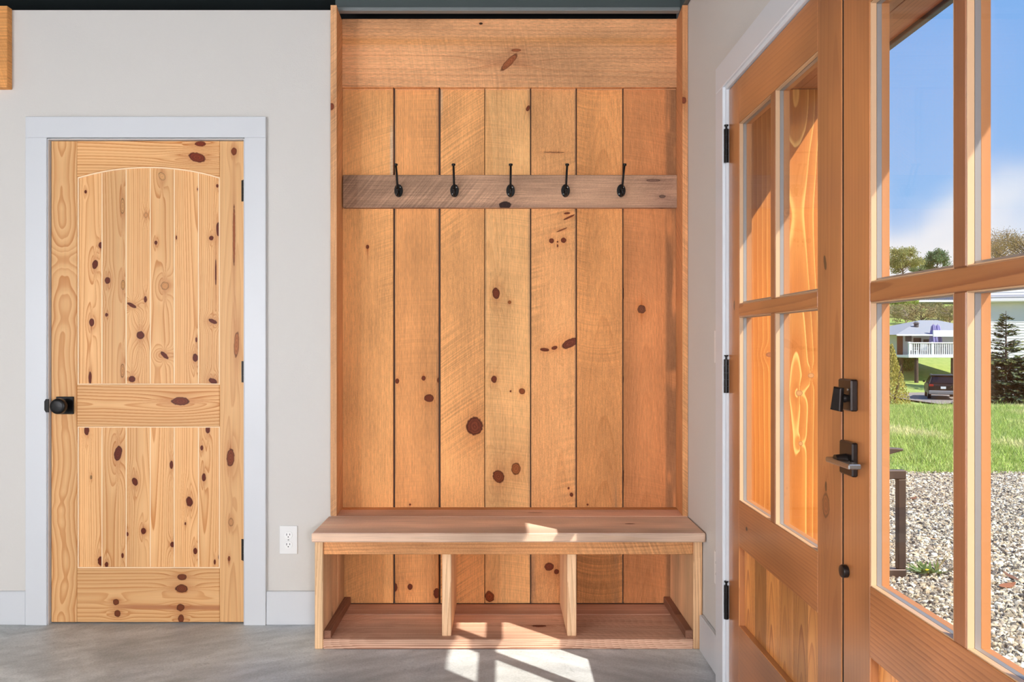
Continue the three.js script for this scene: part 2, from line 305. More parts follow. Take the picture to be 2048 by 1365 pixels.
// ---------------------------------------------------------------- interior door
{
  const X0 = -1.9026, Z = -3.39, S = 3.39 / FOCAL, px = (x) => (x - 1000) * S, py = (y) => EYE - (y - 688) * S;
  const XL = X0, XR = -1.0827, SL = px(154), SR = px(439), cols = [154, 201.5, 250, 298.5, 346.5, 395, 439].map(px);
  const yTop = 2.047, yBot = 0.006, arch = (x) => { const m = (SL + SR) / 2, h = (SR - SL) / 2, t = (x - m) / h; return 1.939 - 0.043 * t * t * (1 + 0.05 * t * t); };
  const L1 = 1.0133, L0 = 0.8353, B1 = 0.2337;
  const E = [232, 182, 127], L = [190, 122, 66], KN = [104, 38, 14];
  const kn = (list, x0, y0) => list.map(([x, y, rx, ry, a, t, c]) => [px(x) - x0, py(y) - y0, rx * S, ry * S, -(a || 0), (t || 0) * S, c]);
  const upper = [
    [[188, 529, 5.5, 9, 0.2, 0], [181, 645, 5, 8, 0, -28], [178, 756, 3, 12, 0, 0], [169, 383, 2.5, 3.5], [199, 490, 4, 6, 0, -18]],
    [[213, 561, 5.5, 6.5], [211, 630, 3, 3.5], [244, 570, 4, 10, 0, 0, [196, 140, 82]], [243, 742, 4, 14, 0, 0, [200, 140, 86]], [243, 412, 4, 16, 0, 0, [205, 150, 95]]],
    [[262, 611, 10, 3.5, 0.5], [289, 599, 3, 6], [279, 671, 8, 8, 0.3], [262, 759, 7, 6], [290, 430, 4, 5, 0, 0, [215, 150, 95]]],
    [[327, 711, 10, 4, 0.75], [310, 485, 3, 4, 0, -12], [328, 572, 8, 8, 0.6, 0, [214, 150, 92]], [322, 352, 6, 9, -0.5, 0, [222, 165, 108]]],
    [[389, 716, 5.5, 8], [391, 680, 2, 5], [351, 475, 1.5, 4], [394, 378, 1.5, 2.5]],
    [[421, 476, 4.5, 4.5], [424, 643, 9, 4, 0.45], [424, 763, 9, 5, 0.4], [435, 458, 4, 14], [433, 371, 2.5, 3.5], [430, 545, 1.6, 26]],
  ];
  const lower = [
    [[171, 862, 5, 9, 0, 0], [200, 1124, 6.5, 9], [180, 956, 2, 4, 0, 0, [150, 110, 70]]],
    [[234, 908, 7.5, 15, 0.2], [211, 1131, 3.5, 5], [243, 1113, 2.4, 5]],
    [[268, 965, 5.5, 8, -0.4], [285, 1064, 5, 6, 0, 18], [253, 1070, 2, 4]],
    [[341, 931, 3.5, 8], [343, 1091, 4.5, 5.5]],
    [[377, 1005, 6.5, 10, -0.2], [389, 1104, 4, 6.5], [369, 1049, 1.6, 3]],
    [[414, 860, 4.5, 8], [402, 897, 3, 5], [406, 956, 4, 8], [437, 1116, 2.2, 5], [428, 1126, 2, 5]],
  ];
  const regions = [], rr = rng(11);
  for (let i = 0; i < 6; i++) {
    const shade = [1.0, 0.975, 1.0, 1.02, 1.015, 1.0][i];
    const mk = (k, knots, y0) => W_({ seed: 31 + i * 3 + k, u0: -0.05 + rr() * 0.2, z0: 0.035 + rr() * 0.05, tilt: (rr() - 0.5) * 0.05, wob: 0.007, wf: 1.4, rw: 0.0052 + rr() * 0.003, con: 0.62, tv: 0.12, fib: 0.05, early: E.map((c) => c * shade), late: L.map((c) => c * shade), knots: kn(knots, cols[i], y0), knot: KN, soft: 0.4 });
    regions.push({ x0: cols[i], x1: cols[i + 1], y0: L1 - 0.01, y1: 1.945, P: mk(0, upper[i], L1 - 0.01) });
    regions.push({ x0: cols[i], x1: cols[i + 1], y0: B1 - 0.01, y1: L0 + 0.01, P: mk(1, lower[i], B1 - 0.01) });
  }
  regions.push({ x0: XL, x1: SL, y0: yBot, y1: yTop, P: W_({ seed: 3, u0: 0.05, z0: 0.03, tilt: 0, zw: 0.12, zf: 5.2, wob: 0.02, wf: 4.5, rw: 0.02, con: 0.55, soft: 0.6, tv: 0.1, fib: 0.04, early: E.map((c) => c * 0.97), late: [188, 122, 68] }) });
  regions.push({ x0: SR, x1: XR, y0: yBot, y1: yTop, P: W_({ seed: 8, u0: 0.05, z0: 0.03, tilt: 0.02, wob: 0.01, rw: 0.012, con: 0.4, tv: 0.1, fib: 0.05, early: E, late: [200, 140, 88], knots: kn([[468, 303, 5.5, 7.5], [461, 916, 7.5, 18, 0.05, 40], [473, 690, 5, 26, 0.05, 0, [178, 108, 62]], [468, 470, 2.5, 60, 0, 0, [160, 88, 48]], [458, 1118, 2.5, 5, 0, -20], [462, 1045, 5, 8, 0, 0, [200, 142, 92]]], SR, yBot), knot: [128, 62, 32] }) });
  const knx = (list, x0, y0) => list.map(([x, y, rx, ry, a, c]) => [py(y) - y0, px(x) - x0, ry * S, rx * S, a || 0, 0, c]); // grain along x: swap
  regions.push({ x0: SL, x1: SR, y0: 1.885, y1: yTop, grain: 'x', mask: (x, y) => y > arch(x), P: W_({ seed: 19, u0: 0.19, z0: 0.045, tilt: -0.02, wob: 0.012, wf: 1.6, rw: 0.011, con: 0.75, fib: 0.05, early: E, late: L, knots: knx([[394, 315, 17, 9, 0.25], [401, 288, 11, 5, 0]], SL, 1.885), knot: [128, 52, 26] }) });
  regions.push({ x0: SL, x1: SR, y0: L0, y1: L1, grain: 'x', P: W_({ seed: 23, u0: 0.09, z0: 0.022, tilt: 0.0, zw: 0.05, zf: 2.6, wob: 0.012, wf: 2.4, rw: 0.013, con: 0.85, fib: 0.04, early: E.map((c) => c * 0.98), late: L, knots: knx([[361, 803, 18, 8, 0]], SL, L0), knot: [122, 56, 30] }) });
  regions.push({ x0: SL, x1: SR, y0: yBot, y1: B1, grain: 'x', P: W_({ seed: 29, u0: 0.1, z0: 0.05, tilt: 0.004, wob: 0.004, wf: 1.4, rw: 0.012, con: 0.7, fib: 0.04, early: E.map((c) => c * 0.98), late: L, knots: knx([[364, 1155, 9, 6], [363, 1178, 12, 8], [232, 1205, 6, 6], [235, 1228, 6, 7], [361, 1216, 8, 7], [362, 1238, 6, 8]], SL, yBot), knot: [122, 62, 34],
    heart: (u, v) => 0.75 * sstep(0.014, 0.004, Math.abs(u - 0.065 + 0.012 * (v - 0.3))) * sstep(0.12, 0.25, v), heartCol: [176, 112, 74] }) });
  const tex = atlas(XL, 0, XR - XL, 2.05, 960, regions);
  const mat = woodMat(0.42, { map: tex }), g = (geo) => uvAtlas(geo, tex, 1, 1);
  const d = thing('door_1', 'knotty pine interior door with arched top panel and black knob', 'door', [0, 0, 0], undefined, 'structure');
  const F = Z, Bk = Z - 0.035, RF = Z - 0.009;
  part(d, 'stile', g(box(XL, SL - 0.0006, yBot, yTop, F, Bk, 0.0022)), mat);
  part(d, 'stile', g(box(SR + 0.0006, XR, yBot, yTop, F, Bk, 0.0022)), mat);
  const pts = [[SL, yTop], [SL, arch(SL)]]; for (let i = 1; i < 24; i++) { const x = mix(SL, SR, i / 24); pts.push([x, arch(x)]); } pts.push([SR, arch(SR)], [SR, yTop]);
  part(d, 'rail', g(extrude(pts, 0.035, 0.002).translate(0, 0, Bk)), mat, 'arched top rail with two dark knots');
  part(d, 'rail', g(box(SL, SR, L0, L1, F, Bk, 0.0022)), mat, 'middle rail with one oval knot');
  part(d, 'rail', g(box(SL, SR, yBot, B1, F, Bk, 0.0022)), mat, 'bottom rail with a reddish heartwood streak');
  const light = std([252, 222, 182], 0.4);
  const vplank = (P) => new THREE.ExtrudeGeometry(new THREE.Shape(P.map(([x, y]) => new THREE.Vector2(x, y))), { depth: 0.0132, bevelEnabled: true, bevelSize: 0.0014, bevelThickness: 0.0014, bevelOffset: -0.0014, bevelSegments: 1 }).translate(0, 0, RF - 0.0146);
  for (let i = 0; i < 6; i++) {
    const a = cols[i] + (i ? 0.0016 : 0), b = cols[i + 1] - (i < 5 ? 0.0016 : 0), P = [[a, L1], [b, L1]];
    for (let k = 0; k <= 6; k++) { const x = mix(b, a, k / 6); P.push([x, arch(x) + 0.004]); }
    part(d, 'plank', g(vplank(P)), mat);
    part(d, 'plank', g(vplank([[a, B1], [b, B1], [b, L0], [a, L0]])), mat);
  }
  for (let i = 1; i < 6; i++) for (const [y0, y1] of [[L1, arch(cols[i]) + 0.002], [B1, L0]]) part(d, 'groove_highlight', box(cols[i] - 0.0022, cols[i] + 0.0022, y0, y1, RF - 0.0012, RF - 0.012, 0), light);  // pale colour stands for the light caught along the plank grooves
  const bead = []; // the small moulding round the panels
  const curve = []; for (let i = 0; i <= 24; i++) { const x = mix(SL, SR, i / 24); curve.push([x, arch(x) - 0.003, RF + 0.002]); }
  bead.push(tube(curve, 0.0035, 48, 6));
  for (const [y0, y1] of [[L1, arch(SL)], [B1, L0]]) for (const x of [SL, SR]) bead.push(cyl(0.0034, 0.0034, [x + (x === SL ? 0.002 : -0.002), y0, RF + 0.002], [x + (x === SL ? 0.002 : -0.002), y1, RF + 0.002], 6));
  for (const y of [L1 + 0.002, L0 - 0.002, B1 + 0.002]) bead.push(cyl(0.003, 0.003, [SL, y, RF + 0.002], [SR, y, RF + 0.002], 6));
  part(d, 'moulding', bead, light, 'fine bead around the panels');
  // knob
  const k = new THREE.Group(); k.name = 'door_knob'; k.position.set(-1.841, 0.926, F); k.userData.label = 'black round knob on a square plate'; d.add(k);
  part(k, 'rosette', box(-0.037, 0.037, -0.037, 0.037, 0, 0.008, 0.002), M.black);
  part(k, 'knob', new THREE.LatheGeometry([[0.0001, 0], [0.014, 0], [0.013, 0.012], [0.0135, 0.022], [0.028, 0.028], [0.0325, 0.036], [0.0325, 0.052], [0.030, 0.058], [0.02, 0.0605], [0.0001, 0.061]].map(([x, y]) => new THREE.Vector2(x, y)), 32).rotateX(Math.PI / 2).translate(0, 0, 0.008), M.black);
  part(d, 'strike_plate', extrude([[0, -0.028], [0.013, -0.028], [0.013, 0.028], [0, 0.028], [-0.006, 0.018], [-0.006, -0.018]], 0.004, 0.0008).translate(XL - 0.010, 0.926, -3.371), M.black);
  for (const yy of [382, 744, 1100]) {
    const h = new THREE.Group(); h.name = 'hinge'; h.position.set(XR - 0.001, py(yy), F + 0.004); d.add(h);
    for (let i = 0; i < 3; i++) part(h, 'knuckle', cyl(0.0062, 0.0062, [0, -0.045 + i * 0.0302, 0], [0, -0.0155 + i * 0.0302, 0], 12), M.black);
    part(h, 'leaf', box(-0.012, 0, -0.045, 0.045, -0.006, -0.0035, 0.0005), M.black);
  }
}

// ---------------------------------------------------------------- niche of rough-sawn planks
{
  const PZ = -3.534, S = 3.534 / FOCAL, px = (x) => (x - 1000) * S, py = (y) => EYE - (y - 688) * S;
  const edges = [[-0.6985, 786.2], [789.8, 877], [881.2, 968.9], [970, 1060.2], [1062.4, 1151.5], [1154, 1245], [1247.5, 0.787]].map(([a, b]) => [Math.abs(a) < 2 ? a : px(a), Math.abs(b) < 2 ? b : px(b)]);
  const y0 = 0.0395, y1 = 2.325;
  const kn = (list, x0, yy) => list.map(([x, y, rx, ry, a, t, c]) => [px(x) - x0, py(y) - yy, rx * S, ry * S, -(a || 0), (t || 0) * S, c]);
  const knots = [
    [[735, 494, 3.2, 4, 0, -45]],
    [[794, 763, 4, 5], [847, 757, 4, 4.5, 0, 18], [858, 797, 9.5, 7.5, 0.1], [877, 761, 3, 5], [789.5, 1176, 5, 9], [820, 1175, 5, 6], [873, 1188, 6, 10], [820, 1010, 2, 2]],
    [[949, 853, 16, 18, 0, 0], [878, 640, 3, 3, 0, 0, [180, 110, 60]]],
    [[992, 587, 7, 11, -0.1], [1019, 605, 3.5, 3.5, 0, 0, [160, 90, 45]], [988, 759, 5.5, 7], [1044, 783, 6, 6, 0, 0, [150, 80, 44]], [1021, 783, 1.8, 2], [1032, 938, 9, 12, 0, 0, [160, 92, 50]], [997, 954, 11, 13, -0.5, 0, [130, 66, 36]], [979, 1194, 9, 11, -0.3, 0, [150, 74, 38]], [1056, 217, 3.5, 6, 0.4]],
    [[1103, 482, 5, 5], [1127, 481, 5.5, 5], [1115, 484, 1.5, 1.5], [1115, 492, 1.5, 3], [1140, 687, 18, 8, -0.5, 0, [132, 70, 50]], [1089, 700, 9, 3.5, 0.1], [1109, 696, 6, 3.5, -0.3], [1134, 427, 6, 2, -0.1], [1138, 435, 12, 1.8, -0.45], [1124, 460, 12, 1.3, -0.4, 0, [140, 80, 50]], [1098, 1134, 9, 8, -0.4], [1113, 1144, 5, 5], [1137, 977, 2, 2.5], [1143, 990, 3.5, 4], [1108, 305, 20, 1.2, 0.02, 0, [160, 104, 66]]],
    [[1175, 1010, 2, 2]],
    [[1283, 619, 8, 8, 0, 60, [128, 76, 52]], [1283, 619, 6, 6, 0, -50, [140, 90, 64]]],
  ];
  const tone = [[236, 172, 110], [230, 163, 104], [232, 168, 108], [236, 180, 120], [228, 165, 108], [222, 155, 97], [208, 139, 89]];
  const rr = rng(5), regions = [];
  edges.forEach(([a, b], i) => {
    const E = tone[i], edge = (u) => Math.min(u, b - a - u);
    regions.push({ x0: a - 0.002, x1: b + 0.002, y0, y1, P: W_({ seed: 51 + i * 5, u0: [0.3, -0.12, 0.35, 0.02, 0.12, 0.12, 0.1][i], z0: 0.1, tilt: [0.02, 0.01, -0.03, 0.02, 0.015, 0.05, 0.03][i], wob: 0.02, wf: 0.7, rw: 0.007, con: [0.2, 0.24, 0.22, 0.24, 0.18, 0.24, 0.18][i], tv: 0.14, fib: 0.115, fu: 560, fv: 55, blotch: 0.2, early: E, late: [E[0] * 0.86, E[1] * 0.79, E[2] * 0.72], knots: kn(knots[i], a - 0.002, y0), knot: [124, 62, 40], halo: [182, 106, 58],
      saw: [0.16, 0.1, 0.24, 0.1, 0.3, 0.26, 0.1][i], sawTilt: [-0.5, -0.1, -0.75, 0.05, -0.28, 0.35, 0.1][i], sawCurve: [0.5, 0.3, 0.4, 0.3, 0.2, -1.6, 0.4][i], sawFreq: [200, 230, 150, 220, 75, 130, 200][i],
      heart: (u, v) => {
        const n = noise(v * 3.1 + i * 9, i * 3.3), e = edge(u);
        if (i === 6) return 0.75 * sstep(0.05, 0.03, b - a - u - 0.012) * sstep(0.25, 0.6, noise(u * 40, v * 9) + 0.25);
        if (i === 2 || i === 0) return 0.6 * sstep(0.016, 0.006, i ? u : b - a - u) * sstep(0.45, 0.8, n) ;
        if (i === 4) return 0.7 * sstep(0.03, 0.008, u) * sstep(0.34, 0.16, v) * noise(u * 120, v * 14) + 0.45 * sstep(0.006, 0.002, e);
        if (i === 5) return 0.5 * sstep(0.02, 0.008, Math.abs(u - 0.17)) * sstep(0.62, 0.45, v) * noise(u * 150, v * 10);
        return 0.35 * sstep(0.012, 0.004, e) * sstep(0.45, 0.8, n);
      }, heartCol: [0, 2].includes(i) ? [206, 190, 170] : i === 6 ? [138, 98, 68] : [150, 116, 90] }) });
  });
  const hx0 = -0.6985, hx1 = 0.787;
  const hkn = [[1018, 128, 19, 9, -0.8], [1032, 104, 8, 4, 0], [962, 51, 3, 3, 0]].map(([x, y, rx, ry, a]) => [py(y) - 2.311, px(x) - hx0, ry * S * 0.7, rx * S * 1.2, a, 0, [172, 100, 62]]);
  hkn[2][6] = [60, 38, 26];
  regions.push({ x0: hx0, x1: hx1, y0: 2.3105, y1: 2.62, grain: 'x', P: W_({ seed: 97, u0: -0.06, z0: 0.16, tilt: 0.01, wob: 0.008, wf: 1, rw: 0.014, con: 0.32, tv: 0.22, fib: 0.14, fu: 460, fv: 80, blotch: 0.22, early: [224, 166, 118], late: [186, 120, 76], knots: hkn, halo: [160, 92, 58], saw: 0.12, sawTilt: 0.1, sawCurve: 0.2, sawFreq: 260,
    heart: (u, v) => 0.6 * sstep(0.03, 0.0, Math.abs(u - 0.205)) * (0.5 + noise(u * 50, v * 3)), heartCol: [214, 146, 84] }) });
  const tex = atlas(-0.70, 0.03, 1.49, 2.59, 780, regions);
  const bump = withRepeat(sawBump, 1.49 / 0.4, 2.59 / 0.4);
  const mat = woodMat(0.78, { map: tex, bumpMap: bump, bumpScale: 0.0016 });
  const n = thing('wall_niche', 'niche lined with seven upright rough-sawn wooden planks', 'wall', [0, 0, 0], undefined, 'structure');
  edges.forEach(([a, b], i) => {
    const dz = [0, -0.002, 0.0015, 0, 0.001, -0.001, 0.001][i];
    part(n, 'plank', uvAtlas(box(a, b, y0, y1, PZ + dz, PZ - 0.02, 0.002), tex), mat);
  });
  part(n, 'backing', box(-0.70, 0.79, 0, 2.56, PZ - 0.0215, -3.574, 0), M.backing);
  part(n, 'header_board', uvAtlas(box(hx0 + 0.004, 0.7835, 2.3135, 2.6155, PZ + 0.022, PZ + 0.001, 0.0025), tex), mat, 'horizontal rough-sawn board across the top');
  // side boards, from the seat to the ceiling
  const sb = W_({ u0: 0.4, z0: 0.05, tilt: 0.01, wob: 0.01, rw: 0.006, con: 0.35, tv: 0.15, fib: 0.14, blotch: 0.2, saw: 0.22, sawTilt: 0.6, sawCurve: 0.5, sawFreq: 170, early: [222, 168, 118], late: [182, 122, 78] });
  const sKn = (y, u, r) => [u, EYE - (y - 688) * 3.35 / FOCAL - 0.44, r, r * 1.3, 0, 0, [140, 72, 48]];
  const st = atlas(0, 0.44, 0.5, 2.2, 560, [
    { x0: 0, x1: 0.25, y0: 0.44, y1: 2.64, P: { ...sb, seed: 201, knots: [sKn(213, 0.222, 0.011)], heart: (u, v) => u > 0.196 ? 0.55 : 0.2 * noise(v * 3, 4), heartCol: [196, 148, 110] } },
    { x0: 0.25, x1: 0.5, y0: 0.44, y1: 2.64, P: { ...sb, seed: 207, early: [212, 150, 102], late: [172, 108, 68], knots: [sKn(201, 0.205, 0.011)], heart: (u, v) => sstep(0.95, 0.9, v) * 0.25, heartCol: [226, 172, 110] } }]);
  const smat = woodMat(0.8, { map: st, bumpMap: withRepeat(sawBump, 1.2, 5.5), bumpScale: 0.001 });
  const side = (pts, x, u0, s) => uvFn(prism(pts, 0.4655, 2.606), (X, Y, Zz) => [(u0 + clamp(0.2 + Zz + 3.35 + s * (X - x), 0, 0.25)) / 0.5, (Y - 0.44) / 2.2]);
  const left = new THREE.Group(); 
  part(n, 'side_board', side([[-0.7095, -3.35], [-0.6842, -3.35], [-0.6945, PZ + 0.0003], [-0.7098, PZ + 0.0003]], -0.6842, 0, -1), smat, 'left upright board on its edge');
  part(n, 'side_board', side([[0.764, -3.35], [0.7865, -3.35], [0.7872, PZ + 0.0003], [0.7772, PZ + 0.0003]], 0.764, 0.25, 1), smat, 'right upright board on its edge');
}
// end of another wooden header at the left edge of the picture
{
  const t = atlas(-3.0, 2.2, 1.0, 0.42, 500, [{ x0: -3.0, x1: -2.0, y0: 2.2, y1: 2.62, grain: 'x', P: W_({ seed: 61, u0: 0.5, z0: 0.1, rw: 0.012, con: 0.35, early: [226, 160, 96], late: [186, 116, 62], saw: 0.15, fib: 0.12 }) }]);
  tag(part(scene, 'header_board', uvAtlas(box(-2.95, -2.064, 2.262, 2.604, -3.35, DB, 0.002), t), woodMat(0.75, { map: t })), 'end of a rough wooden header board at the upper left edge of the wall', 'board');
}

// ---------------------------------------------------------------- hook rail and hooks
{
  const x0 = -0.689, x1 = 0.7765, y0 = 1.783, y1 = 1.9275;
  const S = 3.505 / FOCAL;
  const t = atlas(x0, y0, x1 - x0, y1 - y0, 860, [{ x0, x1, y0, y1, grain: 'x', P: W_({ seed: 303, u0: -0.2, z0: 0.08, tilt: 0.02, wob: 0.012, rw: 0.007, con: 0.4, tv: 0.3, fib: 0.2, blotch: 0.42, early: [176, 139, 112], late: [132, 100, 80], saw: 0.3, sawTilt: -0.9, sawCurve: 0.4, sawFreq: 120, knots: [[0.012, (1010 - 1000) * S - x0, 0.016, 0.026, 0, 0, [66, 48, 44]], [0.12, 1.36, 0.006, 0.03, 0, 0, [138, 104, 86]], [0.05, 1.4, 0.007, 0.014, 0, 0, [124, 96, 82]]], halo: [96, 68, 58],
    heart: (u, v) => 0.55 * sstep(0.03, 0.0, u) * noise(u * 20, v * 3) + 0.5 * sstep(1.25, 1.45, v) * noise(u * 30, v * 6), heartCol: [96, 76, 68] }) }]);
  const rail = tag(part(scene, 'hook_rail', uvAtlas(box(x0, x1, y0, y1, -3.505, -3.5315, 0.002), t), woodMat(0.75, { map: t, bumpMap: withRepeat(sawBump, 3, 0.4), bumpScale: 0.001 })), 'weathered grey-brown board carrying five black hooks across the niche', 'hook rail');
  const hookParts = (h) => {
    const oval = new THREE.Shape(); oval.absellipse(0, 0, 0.019, 0.0285, 0, Math.PI * 2);
    part(h, 'backplate', extrude(oval, 0.005, 0.0018, 2), M.black);
    part(h, 'upper_arm', [tube([[0, 0.006, 0.004], [0, 0.004, 0.022], [0, 0.016, 0.037], [0, 0.045, 0.050], [0, 0.075, 0.064], [0, 0.094, 0.080]], 0.0046, 28, 8), cyl(0.008, 0.006, [0, 0.004, 0.003], [0, 0.004, 0.012], 10)], M.black);
    part(h, 'cap', new THREE.LatheGeometry([[0.0001, 0], [0.006, 0.0], [0.0085, 0.002], [0.0085, 0.0075], [0.0075, 0.009], [0.0001, 0.0092]].map(([x, y]) => new THREE.Vector2(x, y)), 16).translate(0, 0.0915, 0.081), M.black);
    part(h, 'lower_hook', [tube([[0, -0.004, 0.004], [0, -0.016, 0.014], [0, -0.026, 0.028], [0, -0.022, 0.042], [0, -0.006, 0.047]], 0.0052, 20, 8), new THREE.SphereGeometry(0.0072, 12, 8).scale(1, 1.25, 1).translate(0, -0.004, 0.0475)], M.black);
    for (const y of [0.019, -0.020]) part(h, 'screw', cyl(0.0032, 0.0026, [0.0085 * Math.sign(y), y * 0.75, 0.0045], [0.0085 * Math.sign(y), y * 0.75, 0.0066], 8), M.steel);
  };
  const lab = ['black double coat hook at the left end of the rail, over a plank joint', 'black double coat hook second from the left on the rail', 'black double coat hook in the middle of the five', 'black double coat hook second from the right on the rail', 'black double coat hook at the right end of the rail'];
  [797, 909, 1021, 1131, 1242.5].forEach((x, i) => {
    const h = thing('coat_hook', lab[i], 'hook', [(x - 1000) * 3.5 / FOCAL, EYE - (381.5 - 688) * 3.5 / FOCAL, -3.5049], 'coat hooks on the grey-brown rail');
    hookParts(h); h.rotation.z = [0.02, 0, 0, -0.01, -0.03][i];
  });
}

// ---------------------------------------------------------------- bench
{
  const rows = {}, regions = []; let y = 0;
  const C = { early: [222, 178, 144], late: [176, 124, 94], tv: 0.24, fib: 0.1, blotch: 0.3, con: 0.45, halo: [140, 82, 56], knot: [110, 58, 38] };
  const row = (name, h, P) => { rows[name] = y; regions.push({ x0: 0, x1: 1.54, y0: y, y1: y + h, grain: 'x', P: W_({ ...C, ...P }) }); y += h; };
  row('seat_front', 0.36, { seed: 401, u0: 0.03, z0: 0.028, tilt: 0.01, wob: 0.02, wf: 2.6, rw: 0.012, con: 0.5, early: [240, 208, 188], late: [196, 152, 130], heart: (u, v) => u > 0.041 ? 0.55 * sstep(0.3, 0.7, fbm(v * 1.3, u * 9, 3)) : 0.55 + 0.45 * (sstep(0.47, 0.5, fbm(v * 4, u * 42, 3)) - 0.4 * sstep(0.56, 0.58, fbm(v * 4, u * 42, 3))), heartCol: [230, 194, 164], knots: [[0.2, 1.24, 0.006, 0.02]] });
  row('seat_back', 0.17, { seed: 409, u0: 0.3, z0: 0.06, rw: 0.009, con: 0.45, early: [224, 184, 160], late: [176, 132, 110], knots: [[0.11, 0.87, 0.004, 0.03], [0.03, 0.95, 0.005, 0.04]] });
  row('apron', 0.1, { seed: 417, u0: 0.2, z0: 0.02, tilt: 0.03, rw: 0.008, con: 0.5, early: [206, 148, 98], late: [160, 102, 62], saw: 0.3, sawTilt: 0.6, sawFreq: 140 });
  row('bottom_front', 0.36, { seed: 431, u0: -0.01, z0: 0.012, tilt: 0.0, wob: 0.02, wf: 1.6, rw: 0.0075, con: 0.75, soft: 0.5, early: [230, 188, 160], late: [150, 98, 74], knots: [[0.19, 0.88, 0.012, 0.03, 0, 0, [120, 62, 44]]] });
  row('bottom_back', 0.17, { seed: 443, u0: 0.5, z0: 0.06, rw: 0.008, con: 0.7, early: [226, 182, 156], late: [162, 108, 84] });
  row('cleat', 0.09, { seed: 449, u0: 0.3, z0: 0.06, rw: 0.006, con: 0.5, early: [168, 118, 92], late: [120, 78, 60] });
  const pan = y, panelP = (o) => W_({ ...C, early: [242, 202, 156], late: [190, 138, 98], u0: 0.6, z0: 0.05, rw: 0.011, con: 0.55, tilt: 0.03, wob: 0.02, wf: 2, ...o });
  regions.push({ x0: 0, x1: 0.45, y0: pan, y1: pan + 0.56, grain: 'x', P: panelP({ seed: 461, knots: [[0.22, 0.08, 0.004, 0.012], [0.3, 0.34, 0.003, 0.03]] }) });
  regions.push({ x0: 0.5, x1: 0.95, y0: pan, y1: pan + 0.56, grain: 'x', P: panelP({ seed: 467, early: [236, 190, 144], late: [184, 132, 94] }) });
  regions.push({ x0: 1.0, x1: 1.45, y0: pan, y1: pan + 0.56, grain: 'x', P: panelP({ seed: 479, u0: 0.02, early: [240, 200, 158], late: [192, 142, 104] }) });
  y += 0.56;
  const H = y, t = atlas(0, 0, 1.54, H, 640, regions), mat = woodMat(0.66, { map: t, bumpMap: withRepeat(sawBump, 3, 4), bumpScale: 0.0005 });
  const X0 = -0.72;
  const lay = (g, row, zf, yt) => uvFn(g, (x, yy, z) => [(x - X0) / 1.54, (rows[row] + clamp(0.041 + (zf - z) + (yy - yt), 0.001, 0.35)) / H]);
  const stand = (g, col, zf, xin, s) => uvFn(g, (x, yy, z) => [(col * 0.5 + yy) / 1.54, (pan + clamp(0.05 + (zf - z) + s * (x - xin), 0.001, 0.555)) / H]);
  const b = thing('storage_bench', 'wooden storage bench with three open cubbies below the hook rail', 'bench');
  const seat = new THREE.Group(); seat.name = 'seat'; b.add(seat);
  // the front board runs past the niche; the back board lies between the side boards
  part(seat, 'plank', lay(box(-0.718, 0.784, 0.4295, 0.465, -3.046, -3.3455, 0.004), 'seat_front', -3.046, 0.465), mat);
  part(seat, 'plank', lay(box(-0.709, 0.7865, 0.4295, 0.465, -3.3475, -3.531, 0.002), 'seat_back', -3.3475, 0.465), mat);
  part(b, 'apron', lay(box(-0.6862, 0.7502, 0.3665, 0.4293, -3.112, -3.15, 0.002), 'apron', -3.112, 0.4293), mat);
  part(b, 'side_panel', stand(box(-0.719, -0.6868, 0.001, 0.4293, -3.103, -3.384, 0.003), 0, -3.103, -0.6868, -1), mat);
  part(b, 'side_panel', stand(box(0.7505, 0.7855, 0.001, 0.4293, -3.103, -3.53, 0.003), 1, -3.103, 0.7505, 1), mat);
  part(b, 'side_panel', stand(box(-0.7085, -0.6868, 0.001, 0.4293, -3.3855, -3.53, 0.002), 0, -3.103, -0.6868, -1), mat);
  part(b, 'divider', stand(box(-0.2275, -0.1915, 0.0392, 0.4293, -3.136, -3.531, 0.003), 2, -3.136, -0.1915, -1), mat);
  part(b, 'divider', stand(box(0.264, 0.300, 0.0392, 0.4293, -3.136, -3.531, 0.003), 2, -3.136, 0.264, 1), mat);
  const bottom = new THREE.Group(); bottom.name = 'bottom_shelf'; b.add(bottom);
  part(bottom, 'plank', lay(box(-0.6862, 0.7502, 0.001, 0.039, -3.103, -3.388, 0.003), 'bottom_front', -3.103, 0.039), mat);
  part(bottom, 'plank', lay(box(-0.6862, 0.7502, 0.001, 0.039, -3.39, -3.531, 0.002), 'bottom_back', -3.39, 0.039), mat);
  const cz = (g) => uvFn(g, (x, yy, z) => [(z + 4) / 1.54, (rows.cleat + clamp(0.03 + yy - 0.04 + Math.abs(x) * 0.5 - 0.33, 0.001, 0.088)) / H]);
  part(b, 'cleat', cz(box(-0.6865, -0.6575, 0.0392, 0.070, -3.112, -3.53, 0.002)), mat);
  part(b, 'cleat', cz(box(0.7215, 0.7503, 0.0392, 0.071, -3.112, -3.53, 0.002)), mat);
}

